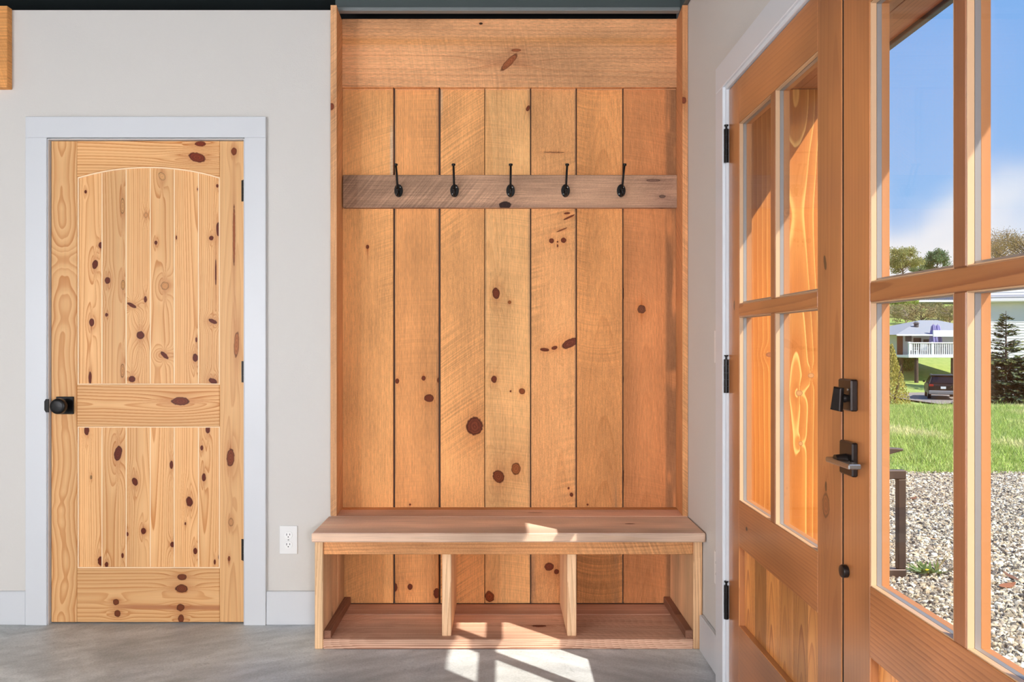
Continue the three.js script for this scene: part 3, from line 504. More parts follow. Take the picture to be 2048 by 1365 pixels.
// ---------------------------------------------------------------- outlets and switch
function outlet(name, label, pos, turn) {
  const o = thing(name, label, 'outlet', pos); o.rotation.y = turn;
  part(o, 'cover_plate', box(-0.0375, 0.0375, -0.0595, 0.0595, 0, 0.006, 0.0028), M.plate);
  for (const y of [0.0205, -0.0205]) {
    const r = new THREE.Group(); r.name = 'receptacle'; r.position.set(0, y, 0.0055); o.add(r);
    const s = new THREE.Shape(); s.absellipse(0, 0, 0.0172, 0.0172, -0.98, 0.98); s.absellipse(0, 0, 0.0172, 0.0172, Math.PI - 0.98, Math.PI + 0.98); s.closePath();
    part(r, 'face', extrude(s, 0.003, 0.0007), std([240, 240, 238], 0.3));
    part(r, 'slot', [box(-0.0078, -0.0056, -0.0015, 0.0075, 0.0026, 0.0034, 0), box(0.0056, 0.0078, -0.0005, 0.0072, 0.0026, 0.0034, 0), cyl(0.0024, 0.0024, [0, -0.0075, 0.0026], [0, -0.0075, 0.0034], 10)], M.slot);
  }
  part(o, 'screw', cyl(0.0034, 0.003, [0, 0, 0.0055], [0, 0, 0.0072], 10), M.steel);
}
outlet('wall_outlet', 'white duplex outlet on the wall left of the bench', [(577.5 - 1000) * 3.386 / FOCAL, EYE - (1080 - 688) * 3.386 / FOCAL, DB], 0);
outlet('wall_outlet', 'white duplex outlet low on the right wall beside the door casing', [WX, 0.372, -2.885], -Math.PI / 2);
{
  const o = thing('light_switch', 'white rocker light switch on the right wall beside the door casing', 'switch', [WX, 1.176, -2.885]); o.rotation.y = -Math.PI / 2;
  part(o, 'cover_plate', box(-0.0375, 0.0375, -0.0595, 0.0595, 0, 0.006, 0.0028), M.plate);
  part(o, 'rocker', extrude([[-0.0165, -0.0333], [0.0165, -0.0333], [0.0165, 0.0333], [-0.0165, 0.0333]], 0.006, 0.0015).rotateX(0.05).translate(0, 0, 0.004), M.plate);
  for (const y of [0.048, -0.048]) part(o, 'screw', cyl(0.003, 0.0026, [0, y, 0.0055], [0, y, 0.0068], 8), M.steel);
}

// ---------------------------------------------------------------- the stained double door
function leaf(name, label, z, stile0, stile1, lite, seed, mirrored) {
  const d = thing(name, label, 'door', [0.772, 0, z], undefined, 'structure'); d.rotation.y = -Math.PI / 2;
  const w = LEAF, m = w - stile0 - stile1 - 2 * lite, T = 0.041, yb = 0.014, pB = 0.276, pT = 0.532, gB = 0.68, mB = 1.274, mT = 1.315, gT = 1.90, yt = DOOR_TOP;
  const xa = stile0, xb = w - stile1, x1 = stile0 + lite, x2 = x1 + m;
  const C = { early: [176, 113, 66], late: [138, 77, 41], tv: 0.12, fib: 0.04, blotch: 0.34, con: 0.24, rw: 0.014, wob: 0.03, halo: [120, 66, 32], knot: [70, 38, 24] };
  const P = (o) => W_({ ...C, ...o });
    const rg = [
    { x0: 0, x1: xa, y0: yb, y1: yt, P: P({ seed: seed + 1, u0: 0.3, knots: mirrored ? [] : [[0.06, 1.3, 0.006, 0.016]] }) },
    { x0: xb, x1: w, y0: yb, y1: yt, P: P({ seed: seed + 2, u0: 0.1, z0: 0.03, con: 0.3, knots: mirrored ? [] : [[0.045, 1.365, 0.007, 0.018, 0.3], [0.05, 0.835, 0.005, 0.012], [0.05, 0.79, 0.02, 0.03, 0, 0, [150, 88, 48]]] }) },
    { x0: xa, x1: xb, y0: gT, y1: yt, grain: 'x', P: P({ seed: seed + 3, u0: -0.2 }) },
    { x0: xa, x1: xb, y0: pT, y1: gB, grain: 'x', P: P({ seed: seed + 4, u0: -0.1, con: 0.6, rw: 0.009, knots: mirrored ? [] : [[0.075, 0.08, 0.006, 0.008, 0, 0, [50, 34, 28]]] }) },
    { x0: xa, x1: xb, y0: yb, y1: pB, grain: 'x', P: P({ seed: seed + 5, u0: 0.4 }) },
    { x0: xa, x1: xb, y0: mB, y1: mT, grain: 'x', P: P({ seed: seed + 6, u0: 0.02, z0: 0.02, rw: 0.013, con: 0.6 }) },
    { x0: x1, x1: x2, y0: gB, y1: mB, P: P({ seed: seed + 7, u0: 0.3, early: [146, 92, 58], late: [116, 66, 38] }) }, { x0: x1, x1: x2, y0: mT, y1: gT, P: P({ seed: seed + 8, u0: 0.3, early: [146, 92, 58], late: [116, 66, 38] }) },  // vertical muntins coloured darker to stand for a dark grazing reflection
  ];
  const n = 6, pw = (xb - xa) / n, tones = [1.12, 0.86, 1.14, 1.0, 0.92, 1.06];
  for (let i = 0; i < n; i++) rg.push({ x0: xa + i * pw, x1: xa + (i + 1) * pw, y0: pB, y1: pT, P: P({ seed: seed + 20 + i, early: [206, 142, 78].map((c) => c * tones[i]), late: [158, 92, 44].map((c) => c * tones[i]), con: 0.7, blotch: 0.5, rw: 0.006, tilt: 0.05 }) });
  const t = atlas(0, 0, w, 2.05, mirrored ? 760 : 600, rg);
  const mat = phys({ color: 0xffffff, map: t, roughness: 0.36, clearcoat: 0.6, clearcoatRoughness: 0.2 });
  const g = (geo) => uvAtlas(geo, t);
  part(d, 'stile', g(box(0, xa, yb, yt, 0, -T, 0.002)), mat);
  part(d, 'stile', g(box(xb, w - (mirrored ? 0 : 0.0042), yb, yt, 0, -T, 0.002)), mat);
  part(d, 'rail', g(box(xa, xb, gT, yt, 0, -T, 0.0012)), mat);
  part(d, 'rail', g(box(xa, xb, pT, gB, 0, -T, 0.0012)), mat);
  part(d, 'rail', g(box(xa, xb, yb, pB, 0, -T, 0.0012)), mat);
  part(d, 'muntin', g(box(xa, xb, mB, mT, 0.0004, -T, 0.002)), mat);
  part(d, 'muntin', g(box(x1, x2, gB, mB, 0, -T, 0.002)), mat);
  part(d, 'muntin', g(box(x1, x2, mT, gT, 0, -T, 0.002)), mat);
  for (let i = 0; i < n; i++) part(d, 'panel_stave', g(box(xa + i * pw + 0.0002, xa + (i + 1) * pw - 0.0002, pB, pT, -0.018, -0.032, 0.0008)), mat);
  for (const [a, b] of [[xa, x1], [x2, xb]]) for (const [y0, y1] of [[gB, mB], [mT, gT]]) {
    const ring = (z0, z1, k) => [box(a, a + k, y0, y1, z0, z1, 0.0008), box(b - k, b, y0, y1, z0, z1, 0.0008), box(a + k, b - k, y0, y0 + k, z0, z1, 0.0008), box(a + k, b - k, y1 - k, y1, z0, z1, 0.0008)];
    part(d, 'glazing_bead', ring(-0.0012, -0.0132, 0.0026), M.bead, 'honey-coloured inner glazing bead');
    part(d, 'glazing_bead', ring(-0.0239, -0.0402, 0.0026), M.beadOut, 'orange-brown outer glazing bead');
    const s = 0.0027, e = y0 === mT ? 0.0085 : 0.0029, zz = -0.0135, zk = -0.0235;
    const pane = part(d, 'pane', box(a + 0.0016, b - 0.0016, y0 + 0.0016, y1 - 0.0016, zz + 0.0004, zk - 0.0004, 0), M.glass);
    part(pane, 'spacer', [box(a + 0.0008, a + s, y0 + 0.0008, y1 - 0.0008, zz, zk, 0), box(b - s, b - 0.0008, y0 + 0.0008, y1 - 0.0008, zz, zk, 0), box(a + s, b - s, y0 + 0.0008, y0 + e, zz, zk, 0), box(a + s, b - s, y1 - 0.004, y1 - 0.0008, zz, zk, 0)], M.spacer, 'grey metal spacer inside the double glazing');
  }
  return { d, mat, g };
}
{
  const A = leaf('door_2', 'stained wooden glazed door leaf, hinged beside the bench wall', HINGE_Z, 0.113, 0.1446, 0.301, 501, false);
  part(A.d, 'astragal', A.g(box(LEAF - 0.0255, LEAF - 0.0042, 0.014, DOOR_TOP, 0.0022, -0.003, 0.001)), A.mat, 'thin cover strip along the meeting edge');
  part(A.d, 'gap_blocker', [box(LEAF - 0.0041, LEAF - 0.0026, 0.014, DOOR_TOP, -0.0006, -0.04, 0), box(LEAF - 0.0026, LEAF + 0.0017, 0.014, DOOR_TOP, -0.012, -0.04, 0), box(-0.0028, -0.0001, 0.014, DOOR_TOP, -0.008, -0.04, 0)], M.slot, 'added black strip that darkens the door gaps');  // added strips darken the gaps and keep sun from leaking through
  for (const y of [1.855, 1.078, 0.315]) {
    const h = new THREE.Group(); h.name = 'hinge'; h.position.set(-0.002, y, 0.0085); A.d.add(h);
    for (let i = 0; i < 5; i++) part(h, 'knuckle', cyl(0.0078, 0.0078, [0, -0.057 + i * 0.0228, 0], [0, -0.0347 + i * 0.0228, 0], 14), M.black);
    part(h, 'pin', [cyl(0.0035, 0.0035, [0, 0.056, 0], [0, 0.066, 0], 8), cyl(0.0062, 0.0075, [0, 0.066, 0], [0, 0.071, 0], 10)], M.black);
  }
  const B = leaf('door_3', 'stained wooden glazed door leaf with dark lever and deadbolt', SEAM_Z + 0.0018, 0.129, 0.1166, 0.307, 541, true);
  const d = B.d;
  const db = new THREE.Group(); db.name = 'deadbolt'; db.position.set(-1.793 - (SEAM_Z + 0.0018) + 0.0, 1.075, 0); db.position.x = 0.0415; d.add(db);
  part(db, 'plate', box(-0.0335, 0.0335, -0.0345, 0.0345, 0, 0.0155, 0.003), M.bronze);
  part(db, 'thumb_turn', [cyl(0.0095, 0.008, [0, -0.008, 0.0155], [0, -0.008, 0.028], 16), extrude([[-0.0135, -0.027], [0.0135, -0.027], [0.0105, 0.025], [-0.0105, 0.025]], 0.012, 0.003, 2).rotateZ(-0.12).rotateY(0.5).translate(0, -0.008, 0.026)], M.bronze);
  part(db, 'screw', [cyl(0.003, 0.0028, [0.016, 0.012, 0.0152], [0.016, 0.012, 0.0166], 10)], M.steel);
  const lv = new THREE.Group(); lv.name = 'lever_handle'; lv.position.set(0.0415, 0.936, 0); d.add(lv);
  part(lv, 'plate', box(-0.0335, 0.0335, -0.0375, 0.0365, 0, 0.013, 0.003), M.bronze);
  part(lv, 'neck', [cyl(0.0135, 0.0115, [-0.001, -0.004, 0.013], [-0.001, -0.004, 0.036], 20), cyl(0.003, 0.0028, [0.02, -0.004, 0.0128], [0.02, -0.004, 0.0143], 10)], M.bronze);
  part(lv, 'lever', box(-0.026, 0.094, -0.0115, -0.0005, 0.020, 0.047, 0.0022), phys({ color: lin(150, 148, 146), roughness: 0.22, metalness: 0.9 }), 'flat polished grey lever');
  const st = new THREE.Group(); st.name = 'flush_knob'; st.position.set(0.02, 0.681, 0); d.add(st);
  part(st, 'knob', new THREE.LatheGeometry([[0.0001, 0], [0.0125, 0], [0.0145, 0.002], [0.0145, 0.011], [0.013, 0.0135], [0.0001, 0.014]].map(([x, y]) => new THREE.Vector2(x, y)), 20).rotateX(Math.PI / 2), M.bronze);
  structure('trim_9', 'dark bronze threshold under the double door', 'threshold', box(0.768, OX - 0.01, -0.005, 0.0125, FAR_JAMB + 0.0005, NEAR_JAMB - 0.0005, 0.002), std([70, 62, 56], 0.4, { metalness: 0.6 }));
}

// ---------------------------------------------------------------- timber-lined porch recess outside the door
{
  const mk = (seed, extra) => W_({ seed, u0: 0.19, z0: 0.02, tilt: 0.014, zw: 0.05, zf: 1.8, wob: 0.016, wf: 1.6, rw: 0.017, con: 0.85, soft: 0.22, tv: 0.12, fib: 0.05, blotch: 0.2, early: [186, 108, 36], late: [242, 188, 104], knots: [], knot: [214, 150, 90], halo: [206, 128, 60], ...extra });
  const t = atlas(0.8128, -0.05, 0.3012, 2.1, 800, [
    { x0: 0.8128, x1: 0.935, y0: -0.05, y1: 2.05, P: mk(601, { u0: 0.4, rw: 0.016, con: 0.4, z0: 0.03, knots: [[0.1, 1.2, 0.016, 0.008, 0, 0, [176, 104, 60]]] }) },
    { x0: 0.935, x1: 1.114, y0: -0.05, y1: 2.05, P: mk(607, { u0: 0.075, knots: [[0.115, 1.13, 0.01, 0.008], [0.075, 1.07, 0.011, 0.009], [0.08, 0.9, 0.007, 0.007]] }) }]);
  const mat = phys({ color: 0xffffff, map: t, roughness: 0.4, clearcoat: 0.3, clearcoatRoughness: 0.3 });
  const p = thing('wall_porch', 'orange-brown stained timber lining of the porch recess outside the door', 'wall', [0, 0, 0], undefined, 'structure');
  for (const [zf, zb] of [[FAR_JAMB, FAR_JAMB - 0.0185], [NEAR_JAMB, NEAR_JAMB + 0.0185]]) {
    part(p, 'lining_board', uvAtlas(box(0.813, 0.9345, -0.05, 2.047, zf, zb, 0.001), t), mat);
    part(p, 'lining_board', uvAtlas(box(0.9355, OX + 0.002, -0.05, 2.047, zf, zb, 0.001), t), mat);
  }
  const st = atlas(-2.72, 0.8, 1.84, 0.33, 420, [0, 1, 2].map((i) => ({ x0: -2.72, x1: -0.88, y0: 0.8 + i * 0.11, y1: 0.91 + i * 0.11, grain: 'x', P: mk(620 + i, { early: [186, 116, 72], late: [146, 84, 46], u0: 0.3, con: 0.5, rw: 0.006 }) })));
  const smat = phys({ color: 0xffffff, map: st, roughness: 0.45, clearcoat: 0.2, clearcoatRoughness: 0.3 });
  for (const [a, b] of [[0.813, 0.9125], [0.9135, 1.0125], [1.0135, OX + 0.002]]) part(p, 'soffit_board', uvFn(box(a, b, 2.0475, 2.0655, FAR_JAMB, NEAR_JAMB, 0.001), (x, y, z) => [(z + 2.72) / 1.84, (x - 0.8) / 0.33]), smat);
  part(p, 'drip_edge', box(OX - 0.004, OX + 0.016, 2.036, 2.075, FAR_JAMB - 0.02, NEAR_JAMB + 0.02, 0.002), std([92, 92, 90], 0.5), 'grey metal drip edge');
}

// ---------------------------------------------------------------- added fill lamps that brighten the room, unseen behind the camera
{
  const spots = [[-2.5, 0.6, 'ceiling light nearest the left wall'], [-1.2, 0.9, 'ceiling light in the middle of the room'], [-0.1, 0.9, 'ceiling light nearest the double door']];
  for (const [x, z, s] of spots) {
    const l = thing('added_ceiling_light', `added flat white rectangular fill ${s}`, 'lamp', [x, 2.68, z]);
    part(l, 'housing', [box(-0.62, 0.62, -0.05, 0, -0.32, -0.30), box(-0.62, 0.62, -0.05, 0, 0.30, 0.32), box(-0.62, -0.60, -0.05, 0, -0.30, 0.30), box(0.60, 0.62, -0.05, 0, -0.30, 0.30)], M.trim);
    part(l, 'diffuser', box(-0.6, 0.6, -0.03, -0.02, -0.3, 0.3, 0), std([250, 250, 248], 0.6, { emissive: lin(255, 250, 240), emissiveIntensity: 1.2 }));
    const a = new THREE.RectAreaLight(new THREE.Color().setRGB(1.04, 0.955, 0.84), CEILING_FILL, 1.18, 0.58); a.name = 'ceiling_fill_panel'; a.position.set(0, -0.036, 0); a.rotation.x = -Math.PI / 2; l.add(a);
  }
  for (const [x, z, s, power] of [[-2.9, 2.3, 'left rear corner', FLOOR_FILL[0]], [0.45, 0.75, 'room beside the double door', FLOOR_FILL[1]], [-3.0, 0.3, 'room by the left wall', FLOOR_FILL[2]]]) {
    const l = thing('added_floor_lamp', `added globe fill lamp with black stand in the ${s}`, 'lamp', [x, 0, z]);
    part(l, 'stand', [cyl(0.15, 0.14, [0, 0, 0], [0, 0.025, 0], 32), cyl(0.011, 0.011, [0, 0.02, 0], [0, 1.1, 0], 12)], M.black);
    part(l, 'globe', new THREE.SphereGeometry(0.17, 32, 20).translate(0, 1.25, 0), std([250, 250, 248], 0.5, { emissive: lin(255, 246, 232), emissiveIntensity: 1.5 }));
    const p = new THREE.PointLight(new THREE.Color().setRGB(0.935, 0.965, 1.05), power); p.name = 'globe_fill'; p.position.set(0, 1.25, 0); p.shadow.radius = 7.5; p.castShadow = true; l.add(p);
  }
}
// ---------------------------------------------------------------- outdoors
const GY = -0.12;                                              // gravel level
const at = (px, py, d) => [(px - 1000) * d / FOCAL, EYE - (py - 688) * d / FOCAL, -d];
// height of the land at depth d (level gravel and lawn, a dip with the driveway, then a wooded hill)
const PROFILE = [[0, GY], [15.6, GY], [17, GY - 0.06], [22, -0.6], [40, -2.55], [48, -2.9], [62, -2.85], [72, -1.75], [85, -0.2], [105, 2.2], [120, 3.9], [150, 8.6], [200, 16.5], [260, 21], [330, 22]];
function ground(x, d) {
  let i = 1; while (i < PROFILE.length - 1 && PROFILE[i][0] < d) i++;
  const [a, ya] = PROFILE[i - 1], [b, yb] = PROFILE[i], t = clamp((d - a) / (b - a)), y = mix(ya, yb, t);
  return y + (d > 20 ? 0.25 * (noise(x * 0.05, d * 0.05) - 0.5) : 0);
}
{
  const grassTex = texture(512, 512, (x, y, o) => { const n = fbm(x * 0.02, y * 0.02, 4), f = noise(x * 0.7, y * 0.35); const k = 0.75 + 0.5 * f; o[0] = mix(128, 176, n) * k; o[1] = mix(146, 174, n) * k; o[2] = mix(70, 104, n) * k; });
  grassTex.wrapS = grassTex.wrapT = THREE.MirroredRepeatWrapping;
  const grav = texture(512, 512, (x, y, o) => { const n = noise(x * 0.22, y * 0.22), f = noise(x * 0.6 + 50, y * 0.6), k = 112 + 90 * (n - 0.5) + 70 * (f - 0.5); o[0] = k + 6; o[1] = k; o[2] = k - 9; });
  grav.wrapS = grav.wrapT = THREE.MirroredRepeatWrapping;
  structure('ground', 'pale gravel yard outside the double door', 'ground', uvBox(box(OX - 0.3, 22, GY - 0.3, GY, 6, -8.0, 0), 'z'), std(0xffffff, 0.95, { map: grav }));
  // terrain: a fan of cells that grow with distance
  const ds = [8, 9, 10, 11, 12, 13, 14, 15, 16, 17, 18.5, 20, 23, 27, 32, 38, 44, 50, 56, 62, 68, 74, 80, 88, 96, 105, 115, 125, 135, 145, 156, 168, 180, 192, 205, 220, 240, 265, 300], NS = 40, P = [], C = [], U = [], I = [];
  const col = new THREE.Color();
  ds.forEach((d, j) => { for (let i = 0; i <= NS; i++) {
    const x = mix(0.14, 1.5, i / NS) * (d + 6); P.push(x, ground(x, d), -d); U.push(x / 2, d / 2);
    const n = fbm(x * 0.08 + 4, d * 0.08, 3);
    if (d < 50) col.setRGB(1, 1, 1); else if (d < 110) col.setRGB(1.0, 1.12, 0.9); else col.setRGB(1.0, 0.82, 0.85).lerp(new THREE.Color(0.85, 1.05, 0.75), d > 142 && d < 160 ? 0.9 : sstep(0.5, 0.7, n));
    C.push(col.r, col.g, col.b);
  } });
  for (let j = 0; j < ds.length - 1; j++) for (let i = 0; i < NS; i++) { const a = j * (NS + 1) + i, b = a + 1, c = a + NS + 1, e = c + 1; I.push(a, b, c, b, e, c); }
  const g = new THREE.BufferGeometry(); g.setAttribute('position', new THREE.Float32BufferAttribute(P, 3)); g.setAttribute('color', new THREE.Float32BufferAttribute(C, 3)); g.setAttribute('uv', new THREE.Float32BufferAttribute(U, 2)); g.setIndex(I); g.computeVertexNormals();
  structure('lawn', 'green lawn falling away to a grassy hillside beyond the gravel', 'lawn', g, std(0xffffff, 0.95, { map: grassTex, vertexColors: true, side: THREE.DoubleSide }));

  // gravel stones
  const r = rng(77), N = 100000, ico = new THREE.IcosahedronGeometry(0.5, 0), pos = ico.attributes.position;
  for (let i = 0; i < pos.count; i++) { const k = 0.8 + 0.4 * hash2(Math.round(pos.getX(i) * 50), Math.round(pos.getY(i) * 50 + pos.getZ(i) * 130)); pos.setXYZ(i, pos.getX(i) * k, pos.getY(i) * k * 0.7, pos.getZ(i) * k); }
  ico.computeVertexNormals();
  const im = new THREE.InstancedMesh(ico, std(0xffffff, 0.85), N), m = new THREE.Matrix4(), q = new THREE.Quaternion(), e = new THREE.Euler(), s = new THREE.Vector3(), v = new THREE.Vector3();
  const pal = [[212, 202, 178], [188, 174, 148], [232, 225, 206], [136, 129, 116], [168, 149, 120], [84, 79, 72], [200, 184, 150], [150, 137, 118]];
  for (let i = 0; i < N; i++) {
    let d = Math.sqrt(mix(1.6, 68, r())), x = (i % 5 < 3 ? mix(0.40, 0.82, r()) : mix(0.2, 2.0, r())) * d + 0.15;
    if (x < OX + 0.03) x = OX + 0.03 + r() * 0.8;
    const k = 0.012 + 0.022 * r() * r() + 0.004 * r();
    q.setFromEuler(e.set(r() * 6.3, r() * 6.3, r() * 6.3)); v.set(x, GY + k * 0.12, -Math.min(d, 8.1 + 0.15 * (noise(x * 3, 1) - 0.5))); s.set(k, k * (0.7 + 0.5 * r()), k * (0.8 + 0.7 * r()));
    im.setMatrixAt(i, m.compose(v, q, s)); const c = pal[Math.floor(r() * pal.length)], t = 0.85 + 0.3 * r(); im.setColorAt(i, lin(clamp(c[0] * t, 0, 250), clamp(c[1] * t, 0, 250), clamp(c[2] * t, 0, 250)));
  }
  im.name = 'gravel'; im.castShadow = im.receiveShadow = true; scene.add(tag(im, 'loose pale gravel stones covering the yard', 'gravel', undefined, 'stuff'));

  // grass blades
  const NB = 140000, bg = new THREE.BufferGeometry();
  bg.setAttribute('position', new THREE.Float32BufferAttribute([-0.5, 0, 0, 0.5, 0, 0, 0.32, 0.55, 0.1, -0.5, 0, 0, 0.32, 0.55, 0.1, -0.28, 0.55, 0.1, -0.28, 0.55, 0.1, 0.32, 0.55, 0.1, 0.06, 1, 0.38], 3)); bg.computeVertexNormals();
  const gm = new THREE.InstancedMesh(bg, phys({ color: 0xffffff, roughness: 0.9, transmission: 0.35, thickness: 0, side: THREE.DoubleSide }), NB);
  for (let i = 0; i < NB; i++) {
    const d = Math.sqrt(mix(63.5, 300, r())), x = (i % 3 < 2 ? mix(0.40, 0.82, r()) : mix(0.2, 1.6, r())) * d, n = fbm(x * 0.7, d * 0.7, 3), edge = d < 8.6 ? 0.6 : 1;
    const h = (0.05 + 0.075 * r() * (0.5 + n)) * edge * (r() < 0.04 ? 1.8 : 1), w = 0.006 + 0.006 * r();
    q.setFromEuler(e.set((r() - 0.5) * 0.9, r() * 6.3, (r() - 0.5) * 0.9)); v.set(x, ground(x, d) - 0.004, -d - (d < 8.1 ? 0.1 * r() : 0)); s.set(w, h, h);
    gm.setMatrixAt(i, m.compose(v, q, s));
    const dry = sstep(0.52, 0.68, fbm(x * 0.9 + 20, d * 0.5, 3)) * 0.75 + (r() < 0.12 ? 0.5 : 0), k = 0.8 + 0.4 * r();
    gm.setColorAt(i, lin(mix(172, 236, clamp(dry)) * k, mix(194, 224, clamp(dry)) * k, mix(98, 172, clamp(dry)) * k));
  }
  gm.name = 'grass'; gm.castShadow = gm.receiveShadow = true; scene.add(tag(gm, 'sunlit short green grass with straw-coloured patches beside the gravel', 'grass', undefined, 'stuff'));

  structure('driveway', 'grey-pink driveway crossing the lower lawn under the car', 'driveway', (() => {
    const g = new THREE.PlaneGeometry(1, 1, 24, 6), p = g.attributes.position;
    for (let i = 0; i < p.count; i++) { const d = mix(52, 62.5, p.getY(i) + 0.5), x = mix(28.6, 62, p.getX(i) + 0.5); p.setXYZ(i, x, ground(x, d) + 0.12, -d); } g.computeVertexNormals(); return g; })(), std([142, 132, 122], 0.95, { side: THREE.DoubleSide }));
}

// ---- plants
function quads(list) { // [centre, right, up] flat leaves, each two triangles
  const P = []; for (const [c, a, b] of list) { const k = (s, t) => P.push(c[0] + a[0] * s + b[0] * t, c[1] + a[1] * s + b[1] * t, c[2] + a[2] * s + b[2] * t); k(-1, 0); k(0, -1.2); k(1, 0); k(-1, 0); k(1, 0); k(0, 1.2); }
  const g = new THREE.BufferGeometry(); g.setAttribute('position', new THREE.Float32BufferAttribute(P, 3)); g.computeVertexNormals(); return g;
}
const leafMat = (c, tr = 0.4) => phys({ color: lin(...c), roughness: 0.9, transmission: tr, thickness: 0, side: THREE.DoubleSide });
const bark = std([104, 92, 82], 0.95), paleBark = std([150, 138, 124], 0.95);
function tree(name, label, px, d, top, o = {}) {
  const x = (px - 1000) * d / FOCAL, y = o.base ?? ground(x, d), h = EYE + (688 - top) * d / FOCAL - y, r = rng(Math.round(px * 7 + d)), W = o.w ?? h * 0.42;
  const t = thing(name, label, 'tree', [x, y - 0.1, -d], o.group), tw = [], lf = [];
  tw.push(cyl(h * 0.02 + 0.04, h * 0.008 + 0.02, [0, 0, 0], [0, h * 0.72, 0], 7));
  const n = o.branches ?? 26;
  for (let i = 0; i < n; i++) {
    const t0 = mix(o.low ?? 0.28, 0.72, r()), a = r() * 6.283, len = W * (0.55 + 0.5 * r()) * (1.15 - Math.abs(t0 - 0.45)), up = h * (0.12 + 0.22 * r());
    const e = [Math.cos(a) * len, Math.min(h * t0 + up, h * 0.97), Math.sin(a) * len], m = [e[0] * 0.5, h * t0 + up * 0.62, e[2] * 0.5], b = [0, h * t0, 0];
    tw.push(cyl(h * 0.006 + 0.02, h * 0.004 + 0.015, b, m, 5, false), cyl(h * 0.004 + 0.015, 0.012, m, e, 5, false));
    for (let k = 0; k < 3; k++) { const s = [e[0] + (r() - 0.5) * W * 0.6, e[1] + h * 0.1 * r(), e[2] + (r() - 0.5) * W * 0.6]; tw.push(cyl(0.02 + h * 0.002, 0.01, [mix(m[0], e[0], r()), mix(m[1], e[1], r()), mix(m[2], e[2], r())], s, 4, false)); }
    const L = o.leaves ?? 60;
    for (let k = 0; k < L; k++) {
      const f = Math.sqrt(r()), s = (o.leaf ?? 0.13) * (0.6 + 0.8 * r()), a1 = r() * 6.3, c = [mix(m[0], e[0], f) + (r() + r() - 1) * W * 0.34, mix(m[1], e[1], f) + (r() + r() - 1) * h * 0.11, mix(m[2], e[2], f) + (r() + r() - 1) * W * 0.34];
      lf.push([c, [Math.cos(a1) * s, (r() - 0.5) * s, Math.sin(a1) * s], [(r() - 0.5) * s, s, (r() - 0.5) * s]]);
    }
  }
  part(t, 'trunk', tw, o.bark ?? bark); part(t, 'foliage', quads(lf), leafMat(o.color ?? [140, 150, 80]));
  return t;
}
tree('tree', 'tall yellow-green spring tree against the sky in the upper left door pane', 1806, 196, 498, { w: 4.2, leaves: 330, color: [164, 164, 96], leaf: 0.11 });
tree('tree', 'darker green tree against the sky just left of the vertical door bar', 1874, 206, 500, { w: 3.4, leaves: 300, color: [112, 140, 90], leaf: 0.11 });
tree('tree', 'low green tree between the two taller crowns on the skyline', 1838, 222, 530, { w: 2.6, leaves: 200, color: [138, 156, 100], leaf: 0.1 });
tree('tree', 'bare brownish tree on the skyline right of the vertical door bar', 1998, 188, 466, { w: 5, leaves: 150, color: [184, 156, 104], leaf: 0.075, branches: 40 });
tree('tree', 'brown budding tree on the skyline at the right edge of the picture', 2052, 170, 458, { w: 6, leaves: 190, color: [174, 150, 98], leaf: 0.08, branches: 40 });
{
  const G = 'budding trees on the brushy hillside', cs = [[168, 156, 106], [150, 146, 92], [176, 160, 112], [140, 140, 84]];
  const L = ['bare budding tree at the left end of the hillside wood, above the brown house', 'thin olive tree in the hillside wood left of the dark leaning trunk', 'tall dark trunk with thin olive leaves in the middle of the hillside wood', 'grey-brown budding tree above the ridge of the grey roof', 'pale budding tree above the purple parasol', 'olive tree beside the vertical door bar on the hillside', 'small pale tree behind the white deck house on the hillside'];
  [[1788, 131, 610], [1812, 121, 612], [1842, 114, 606], [1858, 140, 604], [1878, 127, 612], [1899, 119, 606], [1826, 147, 606]].forEach(([px, d, top], i) =>
    tree('hillside_tree', L[i], px, d, top, { w: 2.1, leaves: i === 2 ? 60 : 110, leaf: 0.055, branches: 30, low: 0.12, color: cs[i % 4], bark: i === 2 ? std([62, 54, 50], 0.95) : paleBark, group: G }));
}
tree('tree', 'small green tree top showing over the eave of the white-sided house', 1997, 62, 574, { w: 1.5, leaves: 70, leaf: 0.08, color: [120, 134, 84], base: -1 });
function shrub(name, label, px, py, d, w, h, color, n, leafS, round = true) {
  const [x, y, z] = at(px, py, d), r = rng(Math.round(px + py * 3)), t = thing(name, label, 'shrub', [x, y, z]), lf = [], st = [];
  for (let i = 0; i < n; i++) {
    const a = r() * 6.283, f = Math.pow(r(), 0.4), v = r(), ring = round ? Math.sqrt(Math.max(0.02, 1 - (2 * v - 1) ** 2)) : (1 - v * 0.92), s = leafS * (0.6 + 0.8 * r()), b = r() * 6.3;
    lf.push([[Math.cos(a) * f * w * ring, h * (0.03 + 0.97 * v) + (r() - 0.5) * h * 0.06, Math.sin(a) * f * w * ring], [Math.cos(b) * s, (r() - 0.5) * s, Math.sin(b) * s], [(r() - 0.5) * s, s * 1.2, (r() - 0.5) * s]]);
  }
  for (let i = 0; i < 9; i++) { const a = r() * 6.3; st.push(cyl(0.012 * h + 0.005, 0.004 * h + 0.002, [0, 0, 0], [Math.cos(a) * w * 0.5, h * (0.4 + 0.35 * r()), Math.sin(a) * w * 0.5], 5)); }
  part(t, 'stem', st, bark); part(t, 'foliage', quads(lf), leafMat(color, 0.35)); return t;
}
shrub('round_shrub', 'bright green shrub on the lawn below the left end of the white deck', 1812, 744, 76, 1.0, 1.75, [104, 148, 56], 1800, 0.075);
shrub('hill_shrub', 'yellow-green bush left of the long roof on the hill', 1808, 614, 137, 2.4, 1.6, [146, 166, 74], 1200, 0.12);
shrub('golden_conifer', 'loose yellow-green conifer at the left edge of the door pane behind the grass', 1782, 836, 19.5, 0.55, 1.75, [186, 176, 84], 6000, 0.014, false);
